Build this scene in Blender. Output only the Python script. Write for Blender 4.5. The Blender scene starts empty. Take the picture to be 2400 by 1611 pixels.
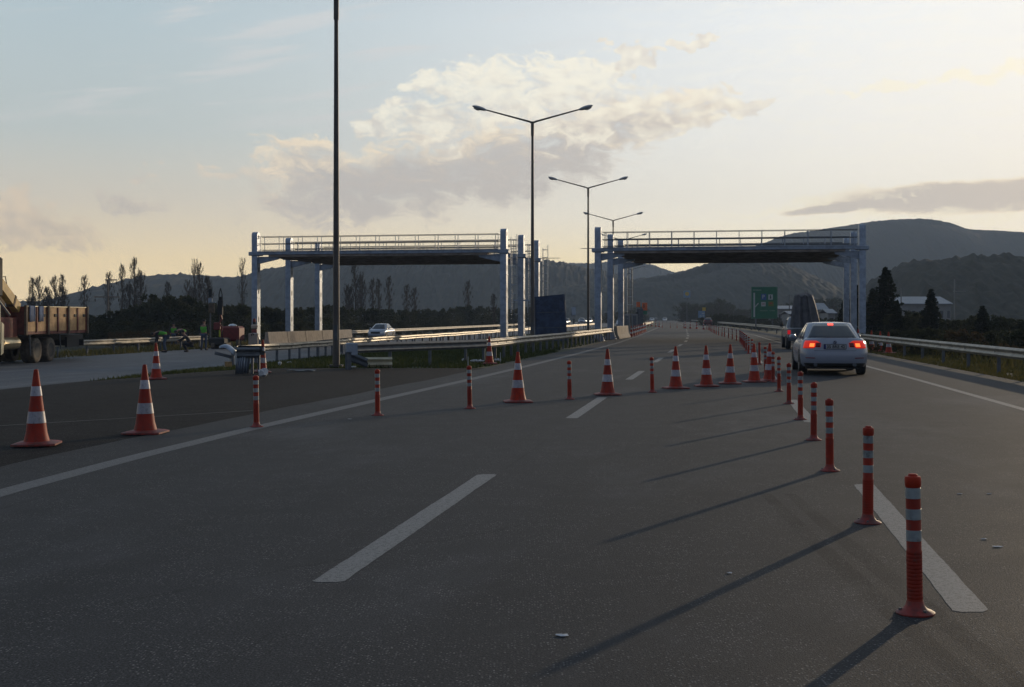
import bpy, math, random
from mathutils import Vector, Matrix
R = math.radians
rnd = random.Random(7)
sc = bpy.context.scene
col = sc.collection

# ---------------------------------------------------------------- camera
F = 3000.0          # focal length in pixels of the 2400 px wide frame
CH = 1.6            # eye height
cam = bpy.data.cameras.new("camera")
cam.sensor_width = 36.0
cam.lens = 36.0 * F / 2400.0
cam.shift_y = -61.5 / 2400.0
cam.clip_start = 0.1
cam.clip_end = 9000
camo = bpy.data.objects.new("camera", cam)
camo.location = (0, 0, CH)
camo.rotation_euler = (R(90), 0, 0)
col.objects.link(camo)
sc.camera = camo
sc.view_settings.view_transform = 'Standard'
sc.view_settings.look = 'None'
sc.view_settings.exposure = 0.0
sc.view_settings.gamma = 1.0

# ---------------------------------------------------------------- sun
SUN_AZ, SUN_EL = R(32.0), R(8.6)
sl = bpy.data.lights.new("sun", 'SUN')
sl.energy = 2.0
sl.angle = R(0.6)
sl.color = (1.0, 0.78, 0.52)
so = bpy.data.objects.new("sun", sl)
sdir = Vector((math.sin(SUN_AZ) * math.cos(SUN_EL), math.cos(SUN_AZ) * math.cos(SUN_EL), math.sin(SUN_EL)))
so.rotation_euler = (-sdir).to_track_quat('-Z', 'Y').to_euler()
so.location = sdir * 200
col.objects.link(so)

# ---------------------------------------------------------------- node expression helper
class E:
    """wraps a node socket so that sky and material maths can be written as formulas"""
    def __init__(s, nt, sock): s.nt = nt; s.s = sock
    def _op(s, op, *a, clamp=False):
        n = s.nt.nodes.new('ShaderNodeMath'); n.operation = op; n.use_clamp = clamp
        for i, x in enumerate((s,) + a):
            if isinstance(x, E): s.nt.links.new(x.s, n.inputs[i])
            else: n.inputs[i].default_value = x
        return E(s.nt, n.outputs[0])
    def __add__(s, o): return s._op('ADD', o)
    __radd__ = __add__
    def __sub__(s, o): return s._op('SUBTRACT', o)
    def __mul__(s, o): return s._op('MULTIPLY', o)
    __rmul__ = __mul__
    def __truediv__(s, o): return s._op('DIVIDE', o)
    def rsub(s, v): return (s * -1.0) + v
    def max(s, o): return s._op('MAXIMUM', o)
    def min(s, o): return s._op('MINIMUM', o)
    def clamp(s): return s._op('ADD', 0.0, clamp=True)
    def smin(s, a, b):
        n = s.nt.nodes.new('ShaderNodeMapRange'); n.interpolation_type = 'SMOOTHSTEP'
        s.nt.links.new(s.s, n.inputs['Value'])
        n.inputs['From Min'].default_value = a; n.inputs['From Max'].default_value = b
        return E(s.nt, n.outputs['Result'])
def vec(nt, x, y, z=0.0):
    n = nt.nodes.new('ShaderNodeCombineXYZ')
    for i, q in enumerate((x, y, z)):
        if isinstance(q, E): nt.links.new(q.s, n.inputs[i])
        else: n.inputs[i].default_value = q
    return n.outputs[0]
def noise(nt, v, scale=1.0, detail=6.0, rough=0.55, dist=0.0, flat=False):
    n = nt.nodes.new('ShaderNodeTexNoise')
    if flat: n.noise_dimensions = '2D'
    nt.links.new(v, n.inputs['Vector'])
    n.inputs['Scale'].default_value = scale; n.inputs['Detail'].default_value = detail
    n.inputs['Roughness'].default_value = rough; n.inputs['Distortion'].default_value = dist
    return E(nt, n.outputs['Fac'])
def mixc(nt, f, a, b, mode='MIX'):
    n = nt.nodes.new('ShaderNodeMix'); n.data_type = 'RGBA'; n.blend_type = mode
    for key, q in ((0, f), (6, a), (7, b)):
        if isinstance(q, E): nt.links.new(q.s, n.inputs[key])
        elif hasattr(q, 'links'): nt.links.new(q, n.inputs[key])
        elif key == 0: n.inputs[0].default_value = q
        else: n.inputs[key].default_value = (q[0], q[1], q[2], 1)
    return n.outputs[2]
def lin(r, g, b):
    f = lambda c: (c / 255 / 12.92) if c <= 10 else ((c / 255 + 0.055) / 1.055) ** 2.4
    return (f(r), f(g), f(b))
def ramp(nt, f, stops):
    n = nt.nodes.new('ShaderNodeValToRGB'); nt.links.new(f.s, n.inputs[0])
    cr = n.color_ramp
    while len(cr.elements) < len(stops): cr.elements.new(0.5)
    for e, (p, c) in zip(cr.elements, stops):
        e.position = p; e.color = (c[0], c[1], c[2], 1)
    return n.outputs[0]

# ---------------------------------------------------------------- world
w = bpy.data.worlds.new("World"); sc.world = w; w.use_nodes = True
nt = w.node_tree; nt.nodes.clear()
tc = nt.nodes.new('ShaderNodeTexCoord'); sep = nt.nodes.new('ShaderNodeSeparateXYZ')
nt.links.new(tc.outputs['Generated'], sep.inputs[0])
dx, dy, dz = (E(nt, sep.outputs[i]) for i in range(3))
DEG = 180 / math.pi
az = dx._op('ARCTAN2', dy) * DEG            # degrees right of the road view
el = dz._op('ARCSINE') * DEG
sky = nt.nodes.new('ShaderNodeTexSky'); sky.sky_type = 'NISHITA'; sky.sun_disc = False
sky.sun_elevation = SUN_EL; sky.sun_rotation = SUN_AZ
sky.air_density = 1.2; sky.dust_density = 2.5; sky.ozone_density = 1.5
bgA = nt.nodes.new('ShaderNodeBackground'); nt.links.new(sky.outputs[0], bgA.inputs[0]); bgA.inputs[1].default_value = 0.06
elf = (el / 90.0).max(0.0)._op('SQRT')       # 0 horizon, .18 at 3 deg, .33 at 10 deg, 1 zenith
sq = lambda d: math.sqrt(d / 90.0)
left = ramp(nt, elf, [(0, lin(255, 224, 168)), (sq(2.5), lin(246, 221, 172)), (sq(5.0), lin(222, 211, 190)), (sq(8), lin(193, 201, 198)),
                      (sq(13), lin(180, 196, 202)), (sq(28), lin(118, 144, 172)), (1, lin(92, 118, 150))])
right = ramp(nt, elf, [(0, lin(255, 230, 176)), (sq(2.5), lin(255, 237, 192)), (sq(4.5), lin(255, 248, 230)), (sq(8), lin(248, 246, 240)),
                       (sq(13), lin(240, 243, 245)), (sq(28), lin(138, 158, 178)), (1, lin(94, 119, 150))])
back = ramp(nt, elf, [(0, lin(96, 104, 124)), (sq(6), lin(98, 112, 138)), (sq(15), lin(94, 112, 140)), (1, lin(84, 108, 138))])
azn = az.smin(-20, 19)
base = mixc(nt, azn, left, right)
behind = (az._op('ABSOLUTE')).smin(45, 125)
base = mixc(nt, behind, base, back)
# veil of light round the (hidden) sun
ds = ((az - 27.0) / 15.0); ds = ds * ds + ((el - 10.0) / 9.0) * ((el - 10.0) / 9.0)
glow = (ds * -1.0)._op('EXPONENT')
base = mixc(nt, glow * 0.45, base, lin(250, 247, 238))

# clouds, described by where they stand in the sky (azimuth, elevation in degrees)
def AZ(x): return math.degrees(math.atan((x - 1200) / F))
def EL(x, y): return math.degrees(math.atan((744 - y) / math.hypot(F, x - 1200)))
PX = math.degrees(1 / F)
def noisec(nt, v, scale=1.0, detail=4.0, rough=0.5):
    n = nt.nodes.new('ShaderNodeTexNoise'); n.noise_dimensions = '2D'; nt.links.new(v, n.inputs['Vector'])
    n.inputs['Scale'].default_value = scale; n.inputs['Detail'].default_value = detail; n.inputs['Roughness'].default_value = rough
    s_ = nt.nodes.new('ShaderNodeSeparateColor'); nt.links.new(n.outputs['Color'], s_.inputs[0])
    return E(nt, s_.outputs[0]) - 0.5, E(nt, s_.outputs[1]) - 0.5
def voro(nt, v, scale, rnd_=1.0):
    n = nt.nodes.new('ShaderNodeTexVoronoi'); n.voronoi_dimensions = '2D'; n.feature = 'SMOOTH_F1'; nt.links.new(v, n.inputs['Vector'])
    n.inputs['Scale'].default_value = scale; n.inputs['Smoothness'].default_value = 0.25
    try:
        n.inputs['Detail'].default_value = 2.0; n.inputs['Roughness'].default_value = 0.5; n.normalize = True
    except Exception: pass
    return E(nt, n.outputs['Distance'])
w1x, w1y = noisec(nt, vec(nt, az * 0.45, el * 0.6, 3.1), 1.0, 5.0, 0.55)
w2x, w2y = noisec(nt, vec(nt, az * 1.7, el * 2.2, 8.1), 1.0, 5.0, 0.6)
azw = az + w1x * 3.4 + w2x * 0.9
elw = el + w1y * 1.9 + w2y * 0.6
azc = az + w2x * 0.8; elc = el + w1y * 0.25 + w2y * 0.22
def billow(ox, oy):
    a, e = az + ox + w2x * 0.35, el + oy + w2y * 0.3
    return voro(nt, vec(nt, a * 0.85, e * 1.15, 0.0), 1.0).rsub(0.62)
b0, b1 = billow(0, 0), billow(0.28, 0.30)
wis = noise(nt, vec(nt, az * 0.7 + w1x, el * 1.6 + w1y, 2.2), 1.0, 7.0, 0.66, 0.5, True)
def blob(cx, cy, rx, ry, tilt=0.0, calm=False):
    a0, e0 = AZ(cx), EL(cx, cy)
    c, s_ = math.cos(R(tilt)), math.sin(R(tilt))
    u = ((azc if calm else azw) - a0); v = ((elc if calm else elw) - e0)
    uu = (u * c + v * s_) / (rx * PX); vv = (v * c - u * s_) / (ry * PX)
    return (uu * uu + vv * vv).rsub(1.0)
def cloud_field(bl):
    f = None
    for b in bl:
        q = blob(*b); f = q if f is None else f.max(q)
    return f
tops = [(1005, 190, 60, 26, 8), (1090, 205, 84, 50, 6), (1185, 215, 105, 78, 0), (1310, 205, 100, 74, 0), (1410, 190, 40, 46, 0), (910, 285, 80, 40, 10), (1020, 290, 120, 52, 6),
        (1480, 262, 130, 40, 8), (1660, 243, 90, 32, 8), (1570, 275, 120, 38, 12), (1380, 270, 170, 60, 8)]
slab = [(930, 430, 300, 84, 9), (1180, 385, 330, 84, 12), (1420, 305, 250, 52, 14), (760, 400, 130, 55, -6), (700, 345, 90, 24, -6)]
puffs = [(1490, 140, 52, 25, 14), (1605, 106, 40, 13, -6), (1655, 100, 22, 13, 0), (1745, 200, 26, 9, 0), (1430, 112, 20, 10, 0), (1750, 250, 50, 16, 8)]
wisps = [(545, 412, 80, 18, -14), (330, 408, 44, 14, -22), (648, 340, 50, 18, 0), (492, 376, 26, 9, 0), (385, 383, 20, 7, 0), (290, 485, 70, 18, 0), (640, 468, 50, 14, 0), (610, 400, 60, 26, 0)]
lowc = [(20, 500, 90, 46, -10), (60, 545, 150, 36, -4)]
bank = [(2360, 458, 420, 40, 1, True), (2060, 478, 230, 14, 5, True)]
# layers of thin cirrus
streak = noise(nt, vec(nt, az * 0.10 + el * 0.05, el * 1.0 - az * 0.16, 1.7), 1.0, 4.0, 0.6, 0.3, True)
fine = noise(nt, vec(nt, az * 0.5, el * 3.0, 5.2), 1.0, 6.0, 0.68, 0.4, True)
skyc = mixc(nt, streak.smin(0.50, 0.72) * (el.smin(6.5, 9.5)) * (az.smin(-4, 6).rsub(1.0)) * 0.55, base, lin(216, 214, 212))
skyc = mixc(nt, fine.smin(0.42, 0.72) * az.smin(0, 14) * el.smin(1.0, 4.0) * 0.38, skyc, lin(255, 251, 236))
f1, f2 = cloud_field(tops), cloud_field(slab)
halo = f2.smin(-0.9, 0.9)
skyc = mixc(nt, halo * wis.smin(0.30, 0.62) * 0.55, skyc, lin(246, 224, 194))
# slab: soft grey underside, ragged rim
d2 = (f2 * 0.8 + (wis - 0.5) * 2.6 + 0.15).smin(-0.25, 0.75)
axis = el - (az * 0.19 + (EL(1000, 375) - AZ(1000) * 0.19))
lit2 = (axis * 0.50 + (wis - 0.5) * 2.4 + (b0 - b1) * 0.5 + 0.05 + (az + 4.0) * 0.030 + (f2.smin(0.0, 0.6).rsub(1.0)) * 0.45).smin(-0.2, 1.1)
skyc = mixc(nt, d2 * 0.74, skyc, mixc(nt, lit2, lin(186, 180, 176), lin(255, 236, 204)))
# towers: cauliflower rim, lit towards the sun
fb1 = f1 * 0.70 + b0 * 1.35 + (wis - 0.5) * 2.2
d1 = fb1.smin(0.05, 0.80)
lit1 = ((b0 - b1) * 1.3 + (wis - 0.5) * 1.4 + axis * 0.17 + 0.16 + (az + 4) * 0.02).smin(-0.25, 0.85)
skyc = mixc(nt, d1 * (wis.smin(0.30, 0.62) * 0.36 + 0.50), skyc, mixc(nt, lit1, lin(212, 200, 188), lin(255, 248, 228)))
fp = (cloud_field(puffs) * 0.75 + b0 * 1.2 + (wis - 0.5) * 1.0).smin(0.05, 0.55)
skyc = mixc(nt, fp * 0.75, skyc, mixc(nt, ((b0 - b1) * 2.0 + 0.55).clamp(), lin(220, 210, 198), lin(255, 247, 226)))
fw = (cloud_field(wisps) * 0.8 + (wis - 0.5) * 3.0).smin(-0.1, 0.9)
skyc = mixc(nt, fw * 0.62, skyc, mixc(nt, (wis - 0.30 + (el - 5.5) * 0.2).smin(0.0, 0.5), lin(188, 178, 172), lin(240, 222, 196)))
fl = (cloud_field(lowc) * 0.7 + b0 * 0.8 + (wis - 0.5) * 1.6).smin(-0.1, 0.8)
skyc = mixc(nt, fl * 0.62, skyc, mixc(nt, ((b0 - b1) * 1.6 + (el - 3.9) * 0.4 + 0.35).clamp(), lin(190, 174, 160), lin(238, 212, 178)))
fbv = cloud_field(bank) * 0.8 + (wis - 0.5) * 0.5 + b0 * 0.35
fb = fbv.smin(-0.05, 0.40)
skyc = mixc(nt, fb * 0.88, skyc, mixc(nt, fbv.smin(0.05, 0.55), lin(255, 238, 205), lin(196, 187, 178)))
st2 = cloud_field([(2350, 165, 260, 20, 3), (2100, 200, 200, 12, 3), (1950, 520, 420, 14, 3), (2350, 512, 120, 14, 0), (1900, 480, 260, 10, 6)])
skyc = mixc(nt, (st2 + (wis - 0.5) * 2.4).smin(0.0, 1.0) * 0.65, skyc, lin(255, 246, 220))
# the low western sky is brighter than the rest; thin air just above the horizon glows most
front = behind.rsub(1.0)
gain = front * (el.smin(12, 40).rsub(1.0) * 0.20 + el.smin(0, 9).rsub(1.0) * 0.15) + 1.0
cg = nt.nodes.new('ShaderNodeVectorMath'); cg.operation = 'SCALE'; nt.links.new(skyc, cg.inputs[0]); nt.links.new(gain.s, cg.inputs['Scale']); skyc = cg.outputs[0]
bgB = nt.nodes.new('ShaderNodeBackground'); nt.links.new(skyc, bgB.inputs[0]); bgB.inputs[1].default_value = 1.0
ms = nt.nodes.new('ShaderNodeMixShader'); ms.inputs[0].default_value = 0.93
nt.links.new(bgA.outputs[0], ms.inputs[1]); nt.links.new(bgB.outputs[0], ms.inputs[2])
wo = nt.nodes.new('ShaderNodeOutputWorld'); nt.links.new(ms.outputs[0], wo.inputs[0])
try:
    w.cycles.sampling_method = 'MANUAL'; w.cycles.sample_map_resolution = 512
except Exception: pass

# ---------------------------------------------------------------- terrain functions
def interp(t, x):
    if x <= t[0][0]:
        (x0, y0), (x1, y1) = t[0], t[1]
    elif x >= t[-1][0]:
        (x0, y0), (x1, y1) = t[-2], t[-1]
    else:
        for (x0, y0), (x1, y1) in zip(t, t[1:]):
            if x <= x1: break
    return y0 + (y1 - y0) * (x - x0) / (x1 - x0)
def sstep(a, b, x):
    t = min(1.0, max(0.0, (x - a) / (b - a))); return t * t * (3 - 2 * t)
XE = [(-30, -8.2), (0, -5.6), (11.66, -4.66), (14.56, -4.33), (18.55, -3.72), (25, -2.55), (32.3, -1.19), (41.8, 0.46), (56.4, 2.9), (80.8, 6.75),
      (109, 10.7), (159, 17.4), (214, 24.7), (300, 35.2), (400, 46.6), (550, 62.5), (687, 75.0), (900, 90.0), (1300, 108.0)]
def Xe(y): return interp(XE, y)                      # left edge line
XC = [(-30, -7.3), (85, 11.55), (109, 15.0), (159, 21.7), (214, 28.9), (300, 39.4), (400, 50.8), (550, 66.7), (687, 79.2), (900, 94.2), (1300, 112.0)]
def Xc(y): return interp(XC, y)                      # first dashed lane line
XRr = [(-30, 5.2), (0, 8.9), (34, 13.7), (65.7, 17.9), (114, 24.8), (180, 32.5), (261, 41.5), (400, 57.5), (550, 73.5), (687, 86.0), (900, 101), (1300, 119)]
def Xrr(y): return interp(XRr, y)                    # right guard rail
def h(x, y):
    s = Xe(y) - x
    z = -0.45 * sstep(7.0, 16.0, s) * (1 - sstep(230, 330, y))
    return z
def G(px, py, dz=0.0):
    """photo pixel on the ground -> world point"""
    z = 0.0
    for _ in range(25):
        Y = (CH - z) * F / (py - 744.0); X = (px - 1200.0) * Y / F
        z = h(X, Y) + dz
    return Vector((X, Y, z))
def AT(px, Y, dz=0.0):
    X = (px - 1200.0) * Y / F
    return Vector((X, Y, h(X, Y) + dz))
def ZP(py, Y): return CH + (744.0 - py) * Y / F      # height of a pixel row at distance Y

# ---------------------------------------------------------------- materials
def mat(name, c, rough=0.6, metal=0.0, var=0.0, *pa, each=0.0, **kw):
    if pa and 'scale' in kw: each = pa[0]; pa = ()
    m = mat0(name, c, rough, metal, var, *pa, **kw)
    if each:      # every copy is worn a little differently
        t = m.node_tree; b = t.nodes['Principled BSDF']; src = b.inputs['Base Color'].links[0].from_socket
        oi = t.nodes.new('ShaderNodeObjectInfo'); tcn = t.nodes.new('ShaderNodeTexCoord')
        grime = noise(t, tcn.outputs['Object'], 16.0, 6.0, 0.7)
        f = E(t, oi.outputs['Random']) * each
        c1_ = mixc(t, f, src, tuple(q * 0.55 + 0.01 for q in c)); sc_ = mixc(t, grime.smin(0.52, 0.70) * 0.65, c1_, (0.07, 0.05, 0.04))
        t.links.new(sc_, b.inputs['Base Color'])
    return m
def mat0(name, c, rough=0.6, metal=0.0, var=0.0, scale=6.0, bump=0.0, bscale=40.0, emit=None, es=0.0, c2=None, spec=0.5, alpha=None, detail=5.0, trans=0.0):
    m = bpy.data.materials.new(name); m.use_nodes = True
    t = m.node_tree; b = t.nodes['Principled BSDF']
    b.inputs['Base Color'].default_value = (*c, 1); b.inputs['Roughness'].default_value = rough
    b.inputs['Metallic'].default_value = metal; b.inputs['Specular IOR Level'].default_value = spec
    if trans: b.inputs['Transmission Weight'].default_value = trans
    tcn = t.nodes.new('ShaderNodeTexCoord')
    if var or c2:
        n = noise(t, tcn.outputs['Object'], scale, detail, 0.6)
        cB = c2 if c2 else tuple(max(0, q * (1 - var)) for q in c)
        cA = c if c2 else tuple(q * (1 + var) for q in c)
        t.links.new(mixc(t, n.smin(0.35, 0.65), cA, cB), b.inputs['Base Color'])
    if bump:
        n = noise(t, tcn.outputs['Object'], bscale, 4.0, 0.6)
        bn = t.nodes.new('ShaderNodeBump'); bn.inputs['Strength'].default_value = bump; bn.inputs['Distance'].default_value = 0.02
        t.links.new(n.s, bn.inputs['Height']); t.links.new(bn.outputs[0], b.inputs['Normal'])
    if emit:
        b.inputs['Emission Color'].default_value = (*emit, 1); b.inputs['Emission Strength'].default_value = es
    return m
def pos(t):
    g = t.nodes.new('ShaderNodeNewGeometry'); return g.outputs['Position']

def asphalt(name, c1, c2, speck=0.5, rough=0.8, tracks=True, spec=0.32):
    m = bpy.data.materials.new(name); m.use_nodes = True
    t = m.node_tree; b = t.nodes['Principled BSDF']; P = pos(t)
    sp = t.nodes.new('ShaderNodeSeparateXYZ'); t.links.new(P, sp.inputs[0])
    x, y = E(t, sp.outputs[0]), E(t, sp.outputs[1])
    u = x - y * 0.164                                  # runs along the lane direction
    big = noise(t, vec(t, u * 0.35, y * 0.05), 1.0, 5.0, 0.6)
    mid = noise(t, P, 1.3, 6.0, 0.65)
    grit = noise(t, P, 80.0, 3.0, 0.75)
    colr = mixc(t, (big * 0.6 + mid * 0.4).smin(0.35, 0.65), c1, c2)
    colr = mixc(t, (grit.smin(0.42, 0.58)) * 0.85, colr, tuple(q * 0.22 for q in c1))
    if tracks:
        tr = noise(t, vec(t, u * 1.1, y * 0.012, 4.0), 1.0, 3.0, 0.5)
        colr = mixc(t, tr.smin(0.52, 0.68) * 0.30, colr, tuple(q * 0.55 for q in c1))
        ck = t.nodes.new('ShaderNodeTexVoronoi'); ck.feature = 'DISTANCE_TO_EDGE'
        t.links.new(vec(t, u * 0.10 + (mid - 0.5) * 0.05, y * 0.055 + (mid - 0.5) * 0.08), ck.inputs['Vector']); ck.inputs['Scale'].default_value = 1.0
        crack = E(t, ck.outputs['Distance']).smin(0.0, 0.0022).rsub(1.0)
        colr = mixc(t, crack * big.smin(0.45, 0.6) * 0.55, colr, tuple(q * 0.3 for q in c1))
    if tracks:
        # lane geometry: darker oil strip mid-lane, slightly polished wheel paths, one long paving seam
        lane = ((u + 2.4) / 3.74)
        fr = lane._op('FRACT')
        oil = ((fr - 0.5) * (fr - 0.5) * -60.0)._op('EXPONENT') * noise(t, vec(t, u * 0.8, y * 0.06, 9.0), 1.0, 5.0, 0.6).smin(0.35, 0.7)
        colr = mixc(t, oil * 0.40, colr, tuple(q * 0.45 for q in c1))
        seam = (fr - 0.03)._op('ABSOLUTE').smin(0.0, 0.006).rsub(1.0)
        colr = mixc(t, seam * (noise(t, vec(t, u, y * 0.5, 2.0), 1.0, 4.0, 0.7).smin(0.42, 0.6)) * 0.6, colr, tuple(q * 0.35 for q in c1))
        pt = noise(t, vec(t, u * 0.22, y * 0.09, 7.7), 1.0, 2.0, 0.4)
        colr = mixc(t, pt.smin(0.55, 0.575) * 0.28, colr, tuple(q * 0.55 for q in c1))
        colr = mixc(t, noise(t, vec(t, u * 0.5, y * 0.18, 17.7), 1.0, 6.0, 0.65).smin(0.5, 0.75) * 0.45, colr, tuple(q * 1.7 for q in c2))
    vo = t.nodes.new('ShaderNodeTexVoronoi'); vo.feature = 'F1'; t.links.new(P, vo.inputs['Vector']); vo.inputs['Scale'].default_value = 62.0
    vd = E(t, vo.outputs['Distance'])
    sc_ = t.nodes.new('ShaderNodeSeparateColor'); t.links.new(vo.outputs['Color'], sc_.inputs[0])
    pick = E(t, sc_.outputs[0]).smin(0.45, 0.98) * noise(t, P, 2.2, 4.0, 0.6).smin(0.30, 0.62)
    stone = vd.smin(0.15, 0.50).rsub(1.0) * pick
    colr = mixc(t, stone * speck, colr, (0.42, 0.41, 0.39))
    t.links.new(colr, b.inputs['Base Color'])
    t.links.new((mid * 0.2 + (rough - 0.1)).s, b.inputs['Roughness'])
    b.inputs['Specular IOR Level'].default_value = spec
    bn = t.nodes.new('ShaderNodeBump'); bn.inputs['Strength'].default_value = 0.55; bn.inputs['Distance'].default_value = 0.012
    t.links.new((grit + stone * 0.5).s, bn.inputs['Height']); t.links.new(bn.outputs[0], b.inputs['Normal'])
    return m
M = {}
M['road'] = asphalt('asphalt_worn', (0.039, 0.041, 0.045), (0.058, 0.059, 0.063), rough=0.78, spec=0.20)
M['dark'] = asphalt('asphalt_fresh', (0.012, 0.0125, 0.014), (0.028, 0.028, 0.029), 0.35, 0.95, False, spec=0.12)
M['road2'] = asphalt('asphalt_pale', (0.105, 0.112, 0.125), (0.135, 0.14, 0.15), 0.4, 0.72)
def paintm(name, c, wear):
    m = bpy.data.materials.new(name); m.use_nodes = True
    t = m.node_tree; b = t.nodes['Principled BSDF']; P = pos(t)
    n = noise(t, P, 26.0, 8.0, 0.8); n2 = noise(t, P, 110.0, 4.0, 0.7)
    f = (n * 0.5 + n2 * 0.5).smin(wear - 0.06, wear + 0.03)
    t.links.new(mixc(t, f, c, (0.05, 0.05, 0.051)), b.inputs['Base Color']); b.inputs['Roughness'].default_value = 0.7
    return m
M['paint'] = paintm('road_paint', (0.21, 0.205, 0.195), 0.545)
M['paint_old'] = paintm('road_paint_old', (0.145, 0.145, 0.145), 0.505)
M['steel'] = mat('galvanised_steel', (0.30, 0.345, 0.41), 0.42, 0.5, 0.16, 3.0, 0.10, 20)
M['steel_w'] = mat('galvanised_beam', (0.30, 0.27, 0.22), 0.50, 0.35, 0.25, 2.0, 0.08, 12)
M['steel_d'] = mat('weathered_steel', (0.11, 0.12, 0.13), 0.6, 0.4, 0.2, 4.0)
M['polegrey'] = mat('lamp_pole_grey', (0.10, 0.088, 0.078), 0.55, 0.35, 0.15, 2.0)
M['soffit'] = mat('dark_canopy_sheet', (0.28, 0.23, 0.19), 0.8, 0.0, 0.3, 1.2)
M['lamphouse'] = mat('lamp_housing', (0.42, 0.43, 0.45), 0.4)
M['lampglass'] = mat('lamp_glass', (0.55, 0.56, 0.58), 0.15, 0.0)
M['orange'] = mat('orange_plastic', (0.40, 0.028, 0.007), 0.55, 0, 0.16, 0.8, spec=0.25, scale=9.0, bump=0.05, bscale=30)
M['orange_dirty'] = mat('dirty_orange_rubber', (0.30, 0.03, 0.018), 0.6, 0, 0.35, 12.0, 0.1, 30, c2=(0.11, 0.028, 0.022))
M['white_band'] = mat('reflective_white', (0.44, 0.42, 0.45), 0.4, 0.1, 0.18, 0.6, scale=14.0)
M['grey_band'] = mat('reflective_grey', (0.34, 0.37, 0.365), 0.4, 0.15, 0.18, 0.6, scale=14.0)
M['concrete'] = mat('concrete', (0.40, 0.34, 0.28), 0.85, 0, 0.15, 2.5, 0.15, 30)
M['black'] = mat('black_rubber', (0.018, 0.018, 0.018), 0.75)
M['tyre'] = mat('dusty_tyre', (0.10, 0.078, 0.055), 0.85, 0, 0.35, 8.0)
M['dust'] = mat('dusty_brown_steel', (0.12, 0.085, 0.055), 0.8, 0, 0.3, 5.0)
M['rim'] = mat('wheel_rim', (0.35, 0.35, 0.36), 0.35, 0.7)
M['white_car'] = mat('white_car_paint', (0.31, 0.33, 0.38), 0.20, 0.15, 0.02, 2.0, spec=0.6)
M['silver_car'] = mat('silver_car_paint', (0.27, 0.275, 0.28), 0.25, 0.5)
M['red_car'] = mat('dark_red_car_paint', (0.07, 0.010, 0.010), 0.25, 0.1)
M['grey_car'] = mat('grey_car_paint', (0.12, 0.12, 0.125), 0.3, 0.3)
M['glass'] = mat('car_glass', (0.018, 0.020, 0.024), 0.06, 0.0, spec=0.8)
M['tail'] = mat('tail_lamp_lens', (0.22, 0.004, 0.004), 0.2)
M['tail_on'] = mat('lit_brake_lamp', (0.6, 0.03, 0.01), 0.3, emit=(1.0, 0.03, 0.01), es=0.38)
M['tail_hot'] = mat('lit_brake_led', (0.8, 0.1, 0.02), 0.3, emit=(1.0, 0.14, 0.03), es=2.4)
M['head_on'] = mat('lit_headlamp', (0.9, 0.9, 0.8), 0.2, emit=(1.0, 0.93, 0.75), es=2.5)
M['head'] = mat('headlamp_glass', (0.6, 0.6, 0.6), 0.1)
M['plate'] = mat('number_plate_white', (0.42, 0.42, 0.42), 0.5)
M['plateblue'] = mat('number_plate_blue', (0.02, 0.03, 0.18), 0.5)
M['planks'] = None
M['redpaint'] = mat('faded_red_paint', (0.15, 0.035, 0.022), 0.7, 0, 0.3, 5.0)
M['yellow'] = mat('crane_yellow', (0.44, 0.27, 0.06), 0.55, 0, 0.2, 4.0)
M['cream'] = mat('cream_cab_paint', (0.42, 0.38, 0.24), 0.5, 0, 0.1, 3.0)
M['bluetarp'] = mat('blue_tarpaulin', (0.03, 0.05, 0.10), 0.7, 0, 0.3, 3.0, 0.5, 5.0)
M['greytarp'] = mat('grey_tarpaulin', (0.075, 0.075, 0.082), 0.75, 0, 0.25, 3.0, 0.6, 5.0)
M['bluecloth'] = mat('pale_blue_cloth', (0.20, 0.24, 0.34), 0.8, 0, 0.2, 4.0)
M['wood'] = mat('weathered_wood', (0.16, 0.14, 0.12), 0.9, 0, 0.2, 6.0)
M['trunk'] = mat('tree_bark', (0.07, 0.055, 0.045), 0.9, 0, 0.3, 4.0)
M['hiviz'] = mat('green_vest', (0.10, 0.42, 0.04), 0.8, 0, 0.12, 8.0, emit=None)
M['cloth_dark'] = mat('dark_work_clothes', (0.02, 0.022, 0.03), 0.9)
M['jeans'] = mat('blue_grey_trousers', (0.06, 0.08, 0.12), 0.9)
M['skin'] = mat('skin', (0.30, 0.16, 0.10), 0.6)
M['hair'] = mat('black_hair', (0.012, 0.01, 0.01), 0.7)
M['sign_green'] = mat('sign_green', (0.014, 0.14, 0.07), 0.45, 0, 0.1, 1.5)
M['sign_white'] = mat('sign_white', (0.42, 0.45, 0.43), 0.5)
M['sign_blue'] = mat('sign_blue', (0.03, 0.10, 0.28), 0.5)
M['sign_lblue'] = mat('sign_pale_blue', (0.16, 0.26, 0.38), 0.5)
M['sign_yellow'] = mat('sign_yellow', (0.55, 0.36, 0.03), 0.5)
M['sign_orange'] = mat('sign_orange', (0.65, 0.13, 0.03), 0.5)
M['sign_red'] = mat('sign_red', (0.35, 0.05, 0.04), 0.5)
M['ink'] = mat('sign_black', (0.02, 0.02, 0.02), 0.5)
M['roof'] = mat('pale_metal_roof', (0.15, 0.175, 0.21), 0.5, 0.1, 0.08, 0.3)
M['wall'] = mat('pale_render_wall', (0.22, 0.215, 0.21), 0.85, 0, 0.1, 0.5)
M['litter'] = mat('white_plastic', (0.55, 0.55, 0.56), 0.6)
M['beam_y'] = mat('cream_beam', (0.58, 0.52, 0.36), 0.45, 0.3, 0.12, 3.0)
M['redmach'] = mat('machine_red', (0.17, 0.018, 0.015), 0.5, 0, 0.2, 5.0)
M['chrome'] = mat('bright_metal', (0.6, 0.6, 0.6), 0.2, 1.0)
M['badge'] = mat('badge_dark_blue', (0.02, 0.035, 0.10), 0.3)

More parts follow.
